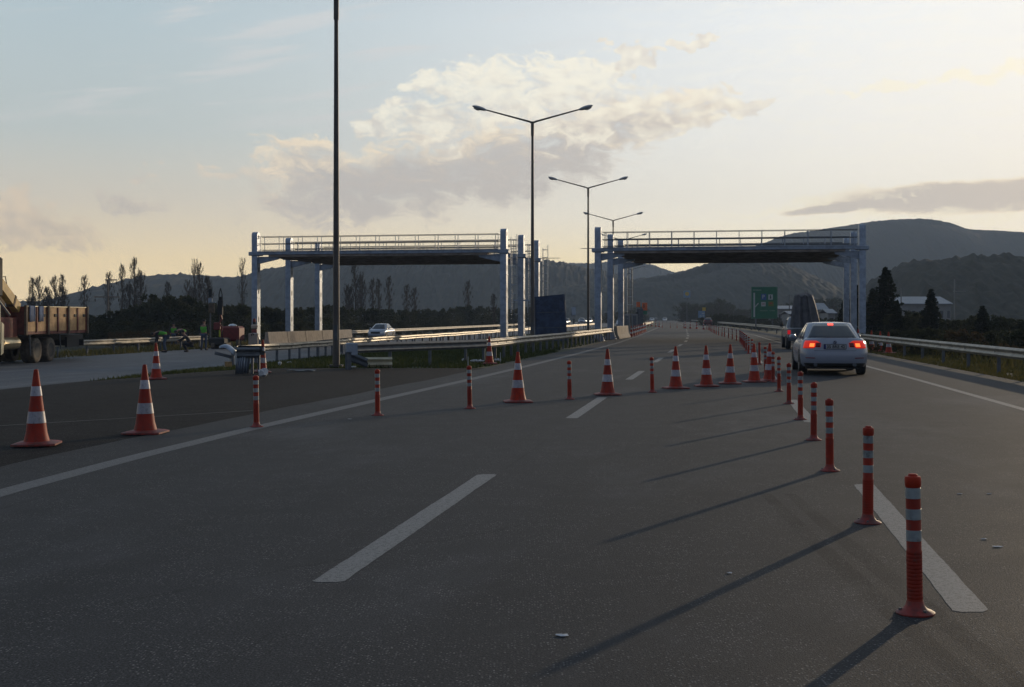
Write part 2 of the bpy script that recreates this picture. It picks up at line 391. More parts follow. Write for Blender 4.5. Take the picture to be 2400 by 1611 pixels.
def leafm(name, a, b_, sc1=0.35, trn=0.35):
    m = bpy.data.materials.new(name); m.use_nodes = True
    t = m.node_tree; p = t.nodes['Principled BSDF']
    oi = t.nodes.new('ShaderNodeObjectInfo'); g = t.nodes.new('ShaderNodeNewGeometry')
    n = noise(t, g.outputs['Position'], sc1, 3.0, 0.6)
    f = (n.smin(0.35, 0.65) * 0.7 + E(t, oi.outputs['Random']) * 0.3)
    c = mixc(t, f, a, b_)
    t.links.new(c, p.inputs['Base Color']); p.inputs['Roughness'].default_value = 0.8; p.inputs['Specular IOR Level'].default_value = 0.15
    tr = t.nodes.new('ShaderNodeBsdfTranslucent'); t.links.new(c, tr.inputs[0])
    mx = t.nodes.new('ShaderNodeMixShader'); mx.inputs[0].default_value = trn
    t.links.new(p.outputs[0], mx.inputs[1]); t.links.new(tr.outputs[0], mx.inputs[2])
    t.links.new(mx.outputs[0], t.nodes['Material Output'].inputs[0])
    return m
M['leaf'] = leafm('foliage', (0.030, 0.038, 0.018), (0.060, 0.062, 0.030))
M['leaf_dk'] = leafm('conifer_foliage', (0.014, 0.022, 0.012), (0.024, 0.034, 0.018))
M['leaf_br'] = leafm('autumn_foliage', (0.085, 0.052, 0.022), (0.055, 0.048, 0.025))
M['leaf_pop'] = leafm('poplar_foliage', (0.050, 0.043, 0.030), (0.035, 0.034, 0.026))
M['grass'] = leafm('grass_blades', (0.075, 0.085, 0.025), (0.035, 0.05, 0.016), 1.2)
M['grass_y'] = leafm('dry_grass', (0.14, 0.115, 0.035), (0.055, 0.06, 0.02), 0.8)
def hillm(name, a, b_, s):
    m = bpy.data.materials.new(name); m.use_nodes = True
    t = m.node_tree; p = t.nodes['Principled BSDF']; P = pos(t)
    n = noise(t, P, s, 8.0, 0.7); n2 = noise(t, P, s * 0.12, 4.0, 0.6)
    t.links.new(mixc(t, (n * 0.65 + n2 * 0.35).smin(0.38, 0.62), a, b_), p.inputs['Base Color']); p.inputs['Roughness'].default_value = 0.95
    p.inputs['Specular IOR Level'].default_value = 0.1
    return m
M['hill'] = hillm('wooded_hillside', (0.038, 0.041, 0.030), (0.047, 0.048, 0.035), 0.12)
M['hill_n'] = hillm('near_wooded_hillside', (0.020, 0.022, 0.013), (0.042, 0.038, 0.022), 0.25)
def groundm():
    m = bpy.data.materials.new('verge_soil_and_grass'); m.use_nodes = True
    t = m.node_tree; p = t.nodes['Principled BSDF']; P = pos(t)
    n = noise(t, P, 0.55, 8.0, 0.7); n2 = noise(t, P, 7.0, 5.0, 0.7)
    c = mixc(t, n.smin(0.40, 0.60), (0.050, 0.060, 0.020), (0.085, 0.068, 0.046))
    c = mixc(t, n2.smin(0.45, 0.75) * 0.6, c, (0.03, 0.028, 0.02))
    t.links.new(c, p.inputs['Base Color']); p.inputs['Roughness'].default_value = 0.95
    bn = t.nodes.new('ShaderNodeBump'); bn.inputs['Strength'].default_value = 0.8; bn.inputs['Distance'].default_value = 0.05
    t.links.new(n2.s, bn.inputs['Height']); t.links.new(bn.outputs[0], p.inputs['Normal'])
    return m
M['ground'] = groundm()

# ---------------------------------------------------------------- mesh helpers
class MB:
    def __init__(s): s.v = []; s.f = []; s.m = []
    def add(s, vs, fs, mi=0):
        o = len(s.v); s.v += [tuple(q) for q in vs]; s.f += [tuple(i + o for i in f) for f in fs]; s.m += [mi] * len(fs); return s
    def quad(s, a, b, c, d, mi=0): return s.add((a, b, c, d), ((0, 1, 2, 3),), mi)
    def box(s, c, size, rz=0.0, mi=0, rot=None, ch=0.0):
        x, y, z = (q / 2 for q in size)
        if ch:
            k = ch
            vs = [(sx * (x - (k if l in (0, 3) else 0)), sy * (y - (k if l in (0, 3) else 0)), zz) for l, zz in enumerate((-z, -z + k, z - k, z)) for sx, sy in ((-1, -1), (1, -1), (1, 1), (-1, 1))]
            fs = [(3, 2, 1, 0)] + [(l * 4 + i, l * 4 + (i + 1) % 4, l * 4 + 4 + (i + 1) % 4, l * 4 + 4 + i) for l in range(3) for i in range(4)] + [(12, 13, 14, 15)]
        else:
            vs = [(sx * x, sy * y, zz) for zz in (-z, z) for sx, sy in ((-1, -1), (1, -1), (1, 1), (-1, 1))]
            fs = [(3, 2, 1, 0), (4, 5, 6, 7), (0, 1, 5, 4), (1, 2, 6, 5), (2, 3, 7, 6), (3, 0, 4, 7)]
        mt = rot if rot is not None else Matrix.Rotation(rz, 3, 'Z')
        return s.add([mt @ Vector(q) + Vector(c) for q in vs], fs, mi)
    def cyl(s, p0, p1, r0, r1=None, n=12, mi=0, cap=True):
        return s.tube([p0, p1], [r0, r0 if r1 is None else r1], n, mi, cap)
    def tube(s, pts, rr, n=8, mi=0, cap=True):
        pts = [Vector(p) for p in pts]
        if not isinstance(rr, (list, tuple)): rr = [rr] * len(pts)
        vs = []; up = None
        for i, p in enumerate(pts):
            d = (pts[min(i + 1, len(pts) - 1)] - pts[max(i - 1, 0)])
            d = d.normalized() if d.length > 1e-9 else Vector((0, 0, 1))
            if up is None: up = Vector((0, 0, 1)) if abs(d.z) < 0.9 else Vector((1, 0, 0))
            a = d.cross(up)
            a = a.normalized() if a.length > 1e-6 else Vector((1, 0, 0))
            b = a.cross(d)
            for k in range(n):
                t = 2 * math.pi * k / n
                vs.append(p + (a * math.cos(t) + b * math.sin(t)) * rr[i])
        fs = [(i * n + k, i * n + (k + 1) % n, (i + 1) * n + (k + 1) % n, (i + 1) * n + k) for i in range(len(pts) - 1) for k in range(n)]
        if cap: fs += [tuple(range(n - 1, -1, -1)), tuple((len(pts) - 1) * n + k for k in range(n))]
        return s.add(vs, fs, mi)
    def lathe(s, prof, n=24, c=(0, 0, 0), mis=None, axis='Z', cap=True):
        c = Vector(c); vs = []
        for r, z in prof:
            for k in range(n):
                t = 2 * math.pi * k / n
                q = (r * math.cos(t), r * math.sin(t), z)
                if axis == 'X': q = (z, r * math.cos(t), r * math.sin(t))
                vs.append(c + Vector(q))
        o = len(s.v); s.v += [tuple(q) for q in vs]
        for i in range(len(prof) - 1):
            for k in range(n):
                s.f.append((o + i * n + k, o + i * n + (k + 1) % n, o + (i + 1) * n + (k + 1) % n, o + (i + 1) * n + k)); s.m.append(mis[i] if mis else 0)
        if cap:
            s.f.append(tuple(o + k for k in range(n - 1, -1, -1))); s.m.append(mis[0] if mis else 0)
            s.f.append(tuple(o + (len(prof) - 1) * n + k for k in range(n))); s.m.append(mis[-1] if mis else 0)
        return s
    def grid(s, rows, mi=0, flip=False):
        n = len(rows[0]); vs = [q for r in rows for q in r]
        fs = [(i * n + k, i * n + k + 1, (i + 1) * n + k + 1, (i + 1) * n + k) for i in range(len(rows) - 1) for k in range(n - 1)]
        if flip: fs = [f[::-1] for f in fs]
        return s.add(vs, fs, mi)
    def prism(s, poly, d, mi=0):
        """poly: 3-D points of a planar outline, d: extrusion vector"""
        poly = [Vector(p) for p in poly]; d = Vector(d); n = len(poly)
        vs = poly + [p + d for p in poly]
        fs = [tuple(range(n - 1, -1, -1)), tuple(range(n, 2 * n))] + [(i, (i + 1) % n, n + (i + 1) % n, n + i) for i in range(n)]
        return s.add(vs, fs, mi)
    def obj(s, name, mats, parent=None, smooth=False, loc=None, rz=0.0, angle=None):
        me = bpy.data.meshes.new(name); me.from_pydata(s.v, [], s.f)
        if not isinstance(mats, (list, tuple)): mats = [mats]
        for m in mats: me.materials.append(m)
        if len(mats) > 1: me.polygons.foreach_set('material_index', s.m)
        me.update()
        import bmesh
        if s.recalc:
            bm = bmesh.new(); bm.from_mesh(me); bmesh.ops.recalc_face_normals(bm, faces=bm.faces); bm.to_mesh(me); bm.free()
        if smooth:
            me.polygons.foreach_set('use_smooth', [True] * len(me.polygons))
            try: me.set_sharp_from_angle(angle=R(angle if angle else 40))
            except Exception: pass
        o = bpy.data.objects.new(name, me); col.objects.link(o)
        if parent is not None: o.parent = parent
        if loc is not None: o.location = loc
        o.rotation_euler[2] = rz
        return o
    recalc = True
def empty(name, loc=(0, 0, 0), rz=0.0):
    o = bpy.data.objects.new(name, None); col.objects.link(o); o.location = loc; o.rotation_euler[2] = rz; o.empty_display_size = 0.3
    return o
def tag(o, label, cat, group=None):
    o['label'] = label; o['category'] = cat
    if group: o['group'] = group
    return o
def kind(o, k): o['kind'] = k; return o
def copytree(src, loc, rz=0.0, scale=None, label=None):
    def rec(a, par):
        c = a.copy(); col.objects.link(c)
        if par is not None: c.parent = par
        for ch in kids.get(a.name, ()): rec(ch, c)
        return c
    kids = {}
    def walk(a):
        kids[a.name] = list(a.children)
        for ch in a.children: walk(ch)
    walk(src)
    r = rec(src, None)
    r.location = loc; r.rotation_euler[2] = rz
    if scale: r.scale = scale if isinstance(scale, (tuple, list)) else (scale,) * 3
    if label: r['label'] = label
    return r
def head(y): return -math.atan((Xc(y + 3) - Xc(y - 3)) / 6.0)     # yaw of the road at distance y

# ---------------------------------------------------------------- ground sheets
def strip(name, sf0, sf1, y0, y1, dz, material, kindname='structure', ds=0.5, yl=None):
    """sheet between two lateral functions of y (world X), following the terrain"""
    mb = MB(); mb.recalc = False
    ys = []; y = y0
    while y < y1:
        ys.append(y); y += 1.0 if y < 60 else (2.0 if y < 130 else (5.0 if y < 350 else 20.0))
    ys.append(y1)
    wd = max(abs(sf1(yy) - sf0(yy)) for yy in (ys[0], ys[len(ys) // 2], ys[-1])); n = max(1, int(wd / ds))
    rows = []
    for yy in ys:
        a, b = sf0(yy), sf1(yy)
        rows.append([(a + (b - a) * k / n, yy, h(a + (b - a) * k / n, yy) + dz) for k in range(n + 1)])
    mb.grid(rows)
    o = mb.obj(name, material); kind(o, kindname); return o
# base ground: one sheet out to beyond the hills
def ground():
    mb = MB(); mb.recalc = False
    def axis(a, lo, hi, fine, grow):
        out = [0.0]; st = fine; q = 0.0
        while q < hi:
            q += st; out.append(min(q, hi)); 
            if q > a: st *= grow
        q = 0.0; st = fine; neg = []
        while q > lo:
            q -= st; neg.append(max(q, lo))
            if q < -a: st *= grow
        return neg[::-1] + out
    ss = axis(40, -2400, 2400, 1.0, 1.25)
    ys = axis(140, -280, 2150, 2.0, 1.22)
    rows = []
    for y in ys:
        ox = Xe(min(max(y, -30), 1300)) if y < 1300 else Xe(1300)
        row = []
        for s_ in ss:
            x = ox - s_
            z = h(x, min(max(y, -30), 1300)) - 0.06
            so_ = Xrr(min(max(y, -30), 1300)) - ox
            if -s_ > so_ + 1.0: z -= min(0.9, (-s_ - so_ - 1.0) * 0.16)      # land drops beyond the right rail
            if s_ > 29: z -= min(0.6, (s_ - 29) * 0.1)
            row.append((x, y, z))
        rows.append(row)
    mb.grid(rows, flip=True)
    o = mb.obj('ground', M['ground'], smooth=True); kind(o, 'structure')
ground()
strip('main_road', lambda y: Xe(y) - 1.05 - 0.03 * math.sin(y * 0.9) - 0.02 * math.sin(y * 2.3), lambda y: Xrr(y) - 0.7, -25, 1250, 0.0, M['road'], ds=1.0)
strip('opposite_road', lambda y: Xe(y) - 27.2, lambda y: Xe(y) - 12.5 + (4.0 if y > 260 else 4.0 * sstep(120, 260, y)), -25, 1250, -0.004, M['road2'])
def gore_right(y): return Xe(y) - 0.9 - 0.03 * math.sin(y * 0.9) - 0.02 * math.sin(y * 2.3)
strip('dark_patch_road', lambda y: Xe(y) - 12.6, gore_right, -25, 40.5, -0.004 - 0.006, M['dark'])
# painted lines
def band(name, fx, w_, y0, y1, material, dz=0.002, cut=None):
    return strip(name, lambda y: fx(y) - w_ / 2, lambda y: fx(y) + w_ / 2, y0, y1, dz, material, ds=0.5)
band('left_edge_line', Xe, 0.26, -20, 900, M['paint_old'])
band('right_edge_line', lambda y: Xrr(y) - 3.15 + 0.0 * y, 0.17, -20, 900, M['paint'])
band('opposite_edge_line', lambda y: Xe(y) - 13.0, 0.15, -20, 300, M['paint_old'], 0.004)
band('opposite_far_edge_line', lambda y: Xe(y) - 25.6, 0.15, -20, 300, M['paint_old'], 0.004)
def marks(name, fx, starts, L, w_, material, skew=0.0):
    mb = MB(); mb.recalc = False; rr_ = random.Random(len(name))
    for y0 in starts:
        n = 90 if 0 < y0 < 30 else (30 if y0 < 60 else 6); rows = []; jl = jr = 0.0; jt = 0.003 if n > 6 else 0.0
        for i in range(n + 1):
            y = y0 + L * i / n; jl = jl * 0.6 + rr_.gauss(0, jt * 0.5); jr = jr * 0.6 + rr_.gauss(0, jt * 0.5); row = []
            for k, q in enumerate((-0.5, -0.3, -0.1, 0.1, 0.3, 0.5)):
                e = (jl if k == 0 else (jr if k == 5 else 0)); ey = rr_.gauss(0, jt * 2.2) if i in (0, n) else 0
                rd = -0.03 if (i in (0, n) and k in (0, 5) and n > 6) else 0
                row.append((fx(y) + q * w_ + e, y + ey + (rd if i == n else -rd), h(fx(y), y) + 0.002))
            rows.append(row)
        mb.grid(rows)
    return kind(mb.obj(name, material), 'structure')
marks('dashed_lane_line', Xc, [-17.3 + 12.55 * k for k in range(2)] + [7.73 + 12.55 * k for k in range(45)], 5.3, 0.195, M['paint'])
D2 = lambda y: Xc(y) + 3.74
marks('second_dashed_lane_line', D2, [-18.2 + 12.55 * k for k in range(2)] + [6.95 + 12.55 * k for k in range(45)], 5.3, 0.195, M['paint'])
marks('opposite_dashed_line', lambda y: Xe(y) - 17.2, [-10 + 12.5 * k for k in range(26)], 5.0, 0.18, M['paint_old'])
# thin pale seam across the dark patch
mb = MB(); mb.recalc = False
p0, p1 = G(0, 998), G(600, 962)
dd = (p1 - p0); pp = Vector((-dd.y, dd.x, 0)).normalized() * 0.02
q0 = p0 - dd * 0.6; rows = []
for i in range(33):
    q = q0 + dd * (1.6 * i / 32); wob = 0.010 * math.sin(i * 2.1)
    rows.append([(q.x - pp.x, q.y - pp.y + wob, 0.0), (q.x + pp.x, q.y + pp.y + wob, 0.0)])
mb.grid(rows)
kind(mb.obj('pale_seam_line', M['paint_old']), 'structure')

# two faint tyre marks curving past the posts
def tyre_marks():
    m = bpy.data.materials.new('tyre_rubber_smear'); m.use_nodes = True
    t = m.node_tree; b = t.nodes['Principled BSDF']; P = pos(t); b.inputs['Base Color'].default_value = (0.010, 0.010, 0.010, 1); b.inputs['Roughness'].default_value = 0.9
    tr = t.nodes.new('ShaderNodeBsdfTransparent'); mx = t.nodes.new('ShaderNodeMixShader')
    f = noise(t, P, 1.0, 3.0, 0.6).smin(0.25, 0.75) * 0.30 * noise(t, P, 70.0, 3.0, 0.7).smin(0.30, 0.55)
    t.links.new(f.s, mx.inputs[0]); t.links.new(tr.outputs[0], mx.inputs[1]); t.links.new(b.outputs[0], mx.inputs[2]); t.links.new(mx.outputs[0], t.nodes['Material Output'].inputs[0])
    for off in (0.0, 0.22):
        mb = MB(); mb.recalc = False; rows = []
        for i in range(31):
            q = i / 30; y = 11.6 - 6.8 * q; x = 2.30 - 0.42 * q + 0.10 * q * q + off; w_ = 0.05 + 0.02 * math.sin(q * 3.1)
            rows.append([(x - w_, y, 0.0012), (x + w_, y, 0.0012)])
        mb.grid(rows); kind(mb.obj('tyre_mark', m), 'structure')
tyre_marks()

# ---------------------------------------------------------------- traffic cones
def make_cone():
    root = empty('traffic_cone')
    H = 0.95
    b = MB()
    # square rubber foot with clipped corners and small feet
    k, q = 0.265, 0.05
    out = [(k, -k + q), (k, k - q), (k - q, k), (-k + q, k), (-k, k - q), (-k, -k + q), (-k + q, -k), (k - q, -k)]
    def ring(sc_, z): return [(x * sc_, y * sc_, z) for x, y in out]
    vs = ring(1.0, 0.004) + ring(1.0, 0.026) + ring(0.86, 0.038) + ring(0.60, 0.050)
    fs = [tuple(range(7, -1, -1))] + [(l * 8 + i, l * 8 + (i + 1) % 8, l * 8 + 8 + (i + 1) % 8, l * 8 + 8 + i) for l in range(3) for i in range(8)] + [tuple(24 + i for i in range(8))]
    b.add(vs, fs)
    b.obj('base', M['orange_dirty'], root, True, angle=30)
    c = MB()
    def r(z): return 0.150 + (0.026 - 0.150) * (z / H)
    zs = [(0.05, 0), (0.09, 0), (0.18, 1), (0.30, 1), (0.30, 1), (0.42, 1), (0.62, 1), (0.74, 1), (0.93, 1), (0.95, 1)]
    prof = [(0.158, 0.049), (0.153, 0.06), (r(0.15), 0.15), (r(0.28), 0.28), (r(0.42), 0.42), (r(0.61), 0.61), (r(0.74), 0.74), (r(0.92), 0.92), (0.026, 0.943), (0.016, 0.95), (0.014, 0.93)]
    c.lathe(prof, 32); c.obj('body', M['orange'], root, True)
    for z0, z1, nm in ((0.275, 0.42, 'lower'), (0.615, 0.735, 'upper')):
        w_ = MB(); w_.lathe([(r(z0) + 0.0005, z0), (r(z0) + 0.003, z0 + 0.002), (r(z1) + 0.003, z1 - 0.002), (r(z1) + 0.0005, z1)], 32, cap=False)
        w_.obj('reflective_band', M['white_band'], root, True)
    return root
cone0 = make_cone()
CG = 'traffic cones closing off the lanes'
near_cones = [  # px, py of the foot centre, yaw, lean x, lean y, label
    (86, 1043, 8, 0, 0, 'orange and white cone nearest the left edge, on the dark asphalt'),
    (341, 1016, -4, 0, 0, 'cone second from the left edge of the view, near the left edge line'),
    (1214, 943, 5, 0, 0, 'orange cone just right of the left edge line, between two slim posts'),
    (1424, 926, 3, 0, 0, 'orange cone standing on the far end of a painted lane dash'),
    (1584, 911, 10, 0, 0, 'orange cone in the row, right of the slim post that stands past the lane dash'),
    (1656, 906, 0, 0, 0, 'fourth cone of the row across the lane, second one right of the slim post'),
    (1711, 900, -6, 0, 0, 'orange cone in the row, last one before the pair of cones by the posts'),
    (1768, 896, 4, 0, 0, 'orange cone of the close pair, the left one, in front of a plain orange post'),
    (1803, 893, 9, 0, 0, 'rightmost cone of the row, its right flank lit by the sun, among the posts'),
    (366, 889, 20, 0, 0.0, 'grimy orange cone with dark foot standing on the gore near the pale road'),
    (614, 873, 12, 2.5, -1.5, 'leaning orange cone by the end of the steel guard rail, plastic bag at its foot'),
    (1147, 853, 5, 0, 0, 'orange cone in the grass in front of the kink of the guard rail'),
]
first = True
for px, py, yw, lx, ly, lab in near_cones:
    p = G(px, py)
    c = cone0 if first else copytree(cone0, p)
    first = False
    c.location = p; c.rotation_euler = (R(ly + rnd.uniform(-.8, .8)), R(lx + rnd.uniform(-.8, .8)), R(yw)); c.rotation_mode = 'XYZ'
    tag(c, lab, 'traffic cone', CG)
# cones behind the white saloon on the right shoulder
for i, (px, py, lab) in enumerate([(2012, 812, 'cone on the right shoulder half hidden behind the white car'),
        (2043, 820, 'left one of the three cones in front of the right guard rail'), (2063.5, 824, 'middle one of the three cones in front of the right guard rail'),
        (2083, 828, 'right one of the three cones in front of the right guard rail')]):
    c = copytree(cone0, G(px, py), R(i * 17)); tag(c, lab, 'traffic cone', 'cones on the right shoulder')
# row of cones following the concrete barrier
for i in range(9):
    y = 103 + i * 5.2
    c = copytree(cone0, (Xe(y) - 0.25 - 0.02 * i, y, 0), R(i * 23)); tag(c, 'cone in the close row leading on from the concrete barrier end', 'traffic cone', 'close row of cones by the concrete barrier')
for px, py in ((1606, 770), (1618, 770.5), (1633, 771.5), (1649, 773)):
    c = copytree(cone0, G(px, py), 0.3); tag(c, 'far cone of the second row across the lanes, near the dark red car', 'traffic cone', 'far row of cones across the lanes')
for px, py in ((1528, 765.5), (1537, 766.5), (1545, 767.5), (1520, 765)):
    c = copytree(cone0, G(px, py), 0.3); tag(c, 'small far cone on the left side of the road bend', 'traffic cone', 'far cones on the left of the bend')

# ---------------------------------------------------------------- slim flexible posts
def make_post(plain=False):
    root = empty('delineator_post'); H = 0.755
    f = MB(); f.lathe([(0.103, 0.0), (0.104, 0.008), (0.092, 0.016), (0.066, 0.026), (0.050, 0.045), (0.0435, 0.070)], 28)
    pb = f.obj('base', M['orange_dirty'], root, True, angle=60)
    bl = MB()
    for q in range(3): a_ = 2.1 * q + 0.6; bl.cyl((0.078 * math.cos(a_), 0.078 * math.sin(a_), 0.012), (0.078 * math.cos(a_), 0.078 * math.sin(a_), 0.030), 0.010, 0.009, 6)
    bl.obj('fixing_bolts', M['steel_d'], pb)
    prof = [(0.0435, 0.05)]; z = 0.065
    while z < 0.33:                                   # shallow ribs on the lower half
        prof += [(0.0418, z), (0.0418, z + 0.012), (0.0409, z + 0.014), (0.0409, z + 0.018)]; z += 0.020
    prof += [(0.0395, z), (0.0388, 0.70)]
    b = MB(); b.lathe(prof, 24); b.obj('shaft', M['orange'], root, True, angle=50)
    c = MB(); c.lathe([(0.0392, 0.684), (0.0425, 0.690), (0.0430, 0.732), (0.040, 0.740), (0.026, 0.743), (0.024, 0.752), (0.019, 0.755)], 24)
    c.obj('cap', M['orange'], root, True, angle=50)
    if not plain:
        for z0, z1 in ((0.393, 0.452), (0.508, 0.566), (0.622, 0.680)):
            w_ = MB(); w_.lathe([(0.0389, z0), (0.0402, z0 + 0.001), (0.0402, z1 - 0.001), (0.0389, z1)], 24, cap=False)
            w_.obj('reflective_band', M['grey_band'], root, True)
    return root
post0 = make_post(); post1 = make_post(True)
PG = 'slim orange posts along the lane line'
pl = [(2145, 1438, 'nearest slim orange post with three grey bands, at the right beside a long white dash'),
      (2034, 1226, 'second slim post from the front, in front of the far end of the white dash'),
      (1945, 1104, 'third slim post of the line, the one after the pair by the white dash'),
      (1907, 1032, 'fourth slim post from the front of the line'), (1876, 984, 'fifth slim post, standing beside a white lane dash'),
      (1849, 947, 'sixth slim post of the line, below the white saloon'), (1826, 918, 'seventh slim post, left of the white saloon'),
      (1812, 896, 'slim post close behind the rightmost cone of the row')]
first = True
for px, py, lab in pl:
    p = G(px, py); c = post0 if first else copytree(post0, p, rnd.uniform(0, 6)); first = False
    c.location = p; tag(c, lab, 'lane post', PG)
    c.rotation_euler = (R(rnd.uniform(-0.7, 0.7)), R(rnd.uniform(-0.7, 0.7)), rnd.uniform(0, 6))
c = post0; c.rotation_euler = (R(-0.4), R(-0.9), 0.3)
tag(copytree(post0, G(1794, 874), 1.0), 'slim banded post between the two close cones, set back a little', 'lane post', PG)
post1.location = G(1780, 855); tag(post1, 'plain orange post without bands, behind the close pair of cones', 'lane post', PG)
ys = [49.5, 56, 61, 66, 69.5, 74, 78, 82, 88, 93, 98, 104, 108, 113, 119, 125, 131, 138, 145, 152, 158, 166]
for y in ys:
    xo = 3.55 if y < 85 else 3.55 - 0.03 * min(30, (y - 85))
    c = copytree(post0, (Xc(y) + xo, y, 0), rnd.uniform(0, 6)); c.rotation_euler = (R(rnd.uniform(-2, 2)), R(rnd.uniform(-1.5, 1.5)), 0)
    tag(c, 'slim orange post in the long line running away beyond the cones', 'lane post', 'slim posts of the receding line')
for px, py, lab in [(601, 1001, 'slim banded post left of the edge line, in front of the leaning cone'), (885, 974, 'slim banded post by the edge line, in front of the guard rail end'),
                    (1101, 958, 'slim post left of the cone next to the edge line'), (1335, 936, 'slim post between two cones, left of a lane dash'),
                    (1529, 920, 'slim post between two cones, right of a lane dash')]:
    c = copytree(post0, G(px, py), 1.0); c.rotation_euler = (R(rnd.uniform(-1, 1)), R(rnd.uniform(-1, 1)), 1); tag(c, lab, 'lane post', 'slim posts of the row across the lanes')
for px, py in ((1552, 769), (1571, 769.8), (1587, 769.8), (1602, 770), (1664, 773.5)):
    c = copytree(post0, G(px, py), 1.0); tag(c, 'far slim post of the second row across the lanes', 'lane post', 'far posts across the lanes')

# ---------------------------------------------------------------- guard rails
def resample(pts, step):
    out = [Vector(pts[0])]; acc = 0.0
    for a, b in zip(pts, pts[1:]):
        a, b = Vector(a), Vector(b); L = (b - a).length; t = step - acc
        while t <= L:
            out.append(a + (b - a) * (t / L)); t += step
        acc = (acc + L) % step
    if (out[-1] - Vector(pts[-1])).length > 0.3: out.append(Vector(pts[-1]))
    return out
WP = [(0.0, -0.155), (0.005, -0.140), (0.065, -0.105), (0.072, -0.085), (0.065, -0.062), (0.008, -0.022), (0.003, 0.0), (0.008, 0.022), (0.065, 0.062), (0.072, 0.085), (0.065, 0.105), (0.005, 0.140), (0.0, 0.155)]
def wbeam(mb, pts, side, zc=0.60, lens=None, wob=0.0, tilt=0.0):
    ct, st_ = math.cos(R(tilt)), math.sin(R(tilt))
    rows = []
    for i, p in enumerate(pts):
        a, b = pts[max(i - 1, 0)], pts[min(i + 1, len(pts) - 1)]
        d = (b - a); nrm = Vector((d.y, -d.x, 0)).normalized() * side
        dzz = wob * math.sin(i * 1.7) 
        th = [(o, z) for o, z in WP] + [(o - 0.006, z) for o, z in WP[::-1]]
        th.append(th[0])
        rows.append([p + nrm * (o * ct + z * st_) + Vector((0, 0, zc + z * ct - o * st_ + dzz)) for o, z in th])
    mb.grid(rows)
def guard_rail(name, pts, side, label, step=2.5, material='steel_w', top=0.755, group='steel guard rails', wob=0.0, far=130, tilt=0.0):
    root = empty(name, (0, 0, 0)); tag(root, label, 'guard rail', group)
    pts = [Vector((x, y, h(x, y))) for x, y in pts]
    fine = resample(pts, step); fine = [Vector((p.x, p.y, h(p.x, p.y))) for p in fine]
    root.location = fine[0]; o0 = fine[0]
    loc = [p - o0 for p in fine]
    mb = MB(); wbeam(mb, loc, side, top - 0.155, wob=wob, tilt=tilt); mb.obj('w_beam', M[material], root, True, angle=50)
    # splice bolts every second post
    cnt = 0
    for i, p in enumerate(loc):
        if fine[i].y > far and i % 3: continue
        if cnt >= 98: break
        a, b = loc[max(i - 1, 0)], loc[min(i + 1, len(loc) - 1)]
        d = (b - a); ang = math.atan2(d.y, d.x); nrm = Vector((d.y, -d.x, 0)).normalized() * side
        q = p - nrm * 0.10
        pm = MB(); 
        pm.box(q + Vector((0, 0, top / 2 - 0.06)), (0.045, 0.10, top + 0.02), ang); pm.box(q + nrm * 0.06 + Vector((0, 0, top - 0.155)), (0.07, 0.12, 0.16), ang)
        pm.obj('post', M['steel_d'], root); cnt += 1
    return root
yr = [-14 + 4 * k for k in range(20)] + [66 + 8 * k for k in range(24)] + [270 + 25 * k for k in range(18)]
guard_rail('guard_rail', [(Xrr(y), y) for y in yr], -1, 'long steel guard rail along the right side of the road', 4.0, far=110)
# terminal at G(797ov..): the rail facing the main road, with a kink
kb = [(-5.0, 39.4), (-3.86, 41.4), (-2.69, 43.4), (-1.55, 45.4), (-0.95, 46.5)]
guard_rail('guard_rail', kb, 1, 'shaded near section of guard rail starting right of the tall lamp pole', 2.3, 'steel_d', 0.80, wob=0.004)  # darker steel than the sunlit run: its shade is put into the colour
kc = [(-0.93, 46.55), (-0.42, 49), (0.44, 54.6), (1.5, 60), (2.6, 66), (3.7, 72.5), (5.0, 80), (6.3, 88), (7.6, 95.8)]
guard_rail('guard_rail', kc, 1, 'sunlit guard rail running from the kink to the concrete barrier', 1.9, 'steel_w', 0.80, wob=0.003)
ka = [(-10.7, 49.5), (-9.7, 54.2), (-9.5, 60), (-9.3, 66), (-9.4, 74), (-8.9, 80), (-7.8, 86), (-6.6, 92), (-5.2, 100), (-3.6, 110), (1, 140), (6, 170), (14, 215)]
guard_rail('guard_rail', ka, 1, 'guard rail on the near side of the opposite carriageway, seen across its shoulder', 2.2, 'steel_w', 0.80, wob=0.012, tilt=22)
k2 = [(x - 0.9, y + 0.8) for x, y in ka[3:]]
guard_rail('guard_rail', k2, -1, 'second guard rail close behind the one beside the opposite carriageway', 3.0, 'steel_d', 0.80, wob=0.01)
kl = [(Xe(y) - 28.7, y) for y in (30, 40, 50, 60, 66, 72, 78, 84, 88)]
guard_rail('guard_rail', kl, 1, 'guard rail beyond the opposite road where the workers stand', 3.2, 'steel_w', 0.80)
kf = [(Xe(y) - 27.4, y) for y in (111, 120, 130, 145, 160, 180, 200, 225, 250)]
guard_rail('guard_rail', kf, 1, 'far guard rail behind the white oncoming car', 3.6, 'steel_w', 0.80, far=60)
guard_rail('guard_rail', [(Xe(y) - 1.6, y) for y in (152, 165, 180, 200, 225, 255)], 1, 'short sunlit rail beyond the close row of cones', 4.0, 'steel_w', 0.8, far=60)

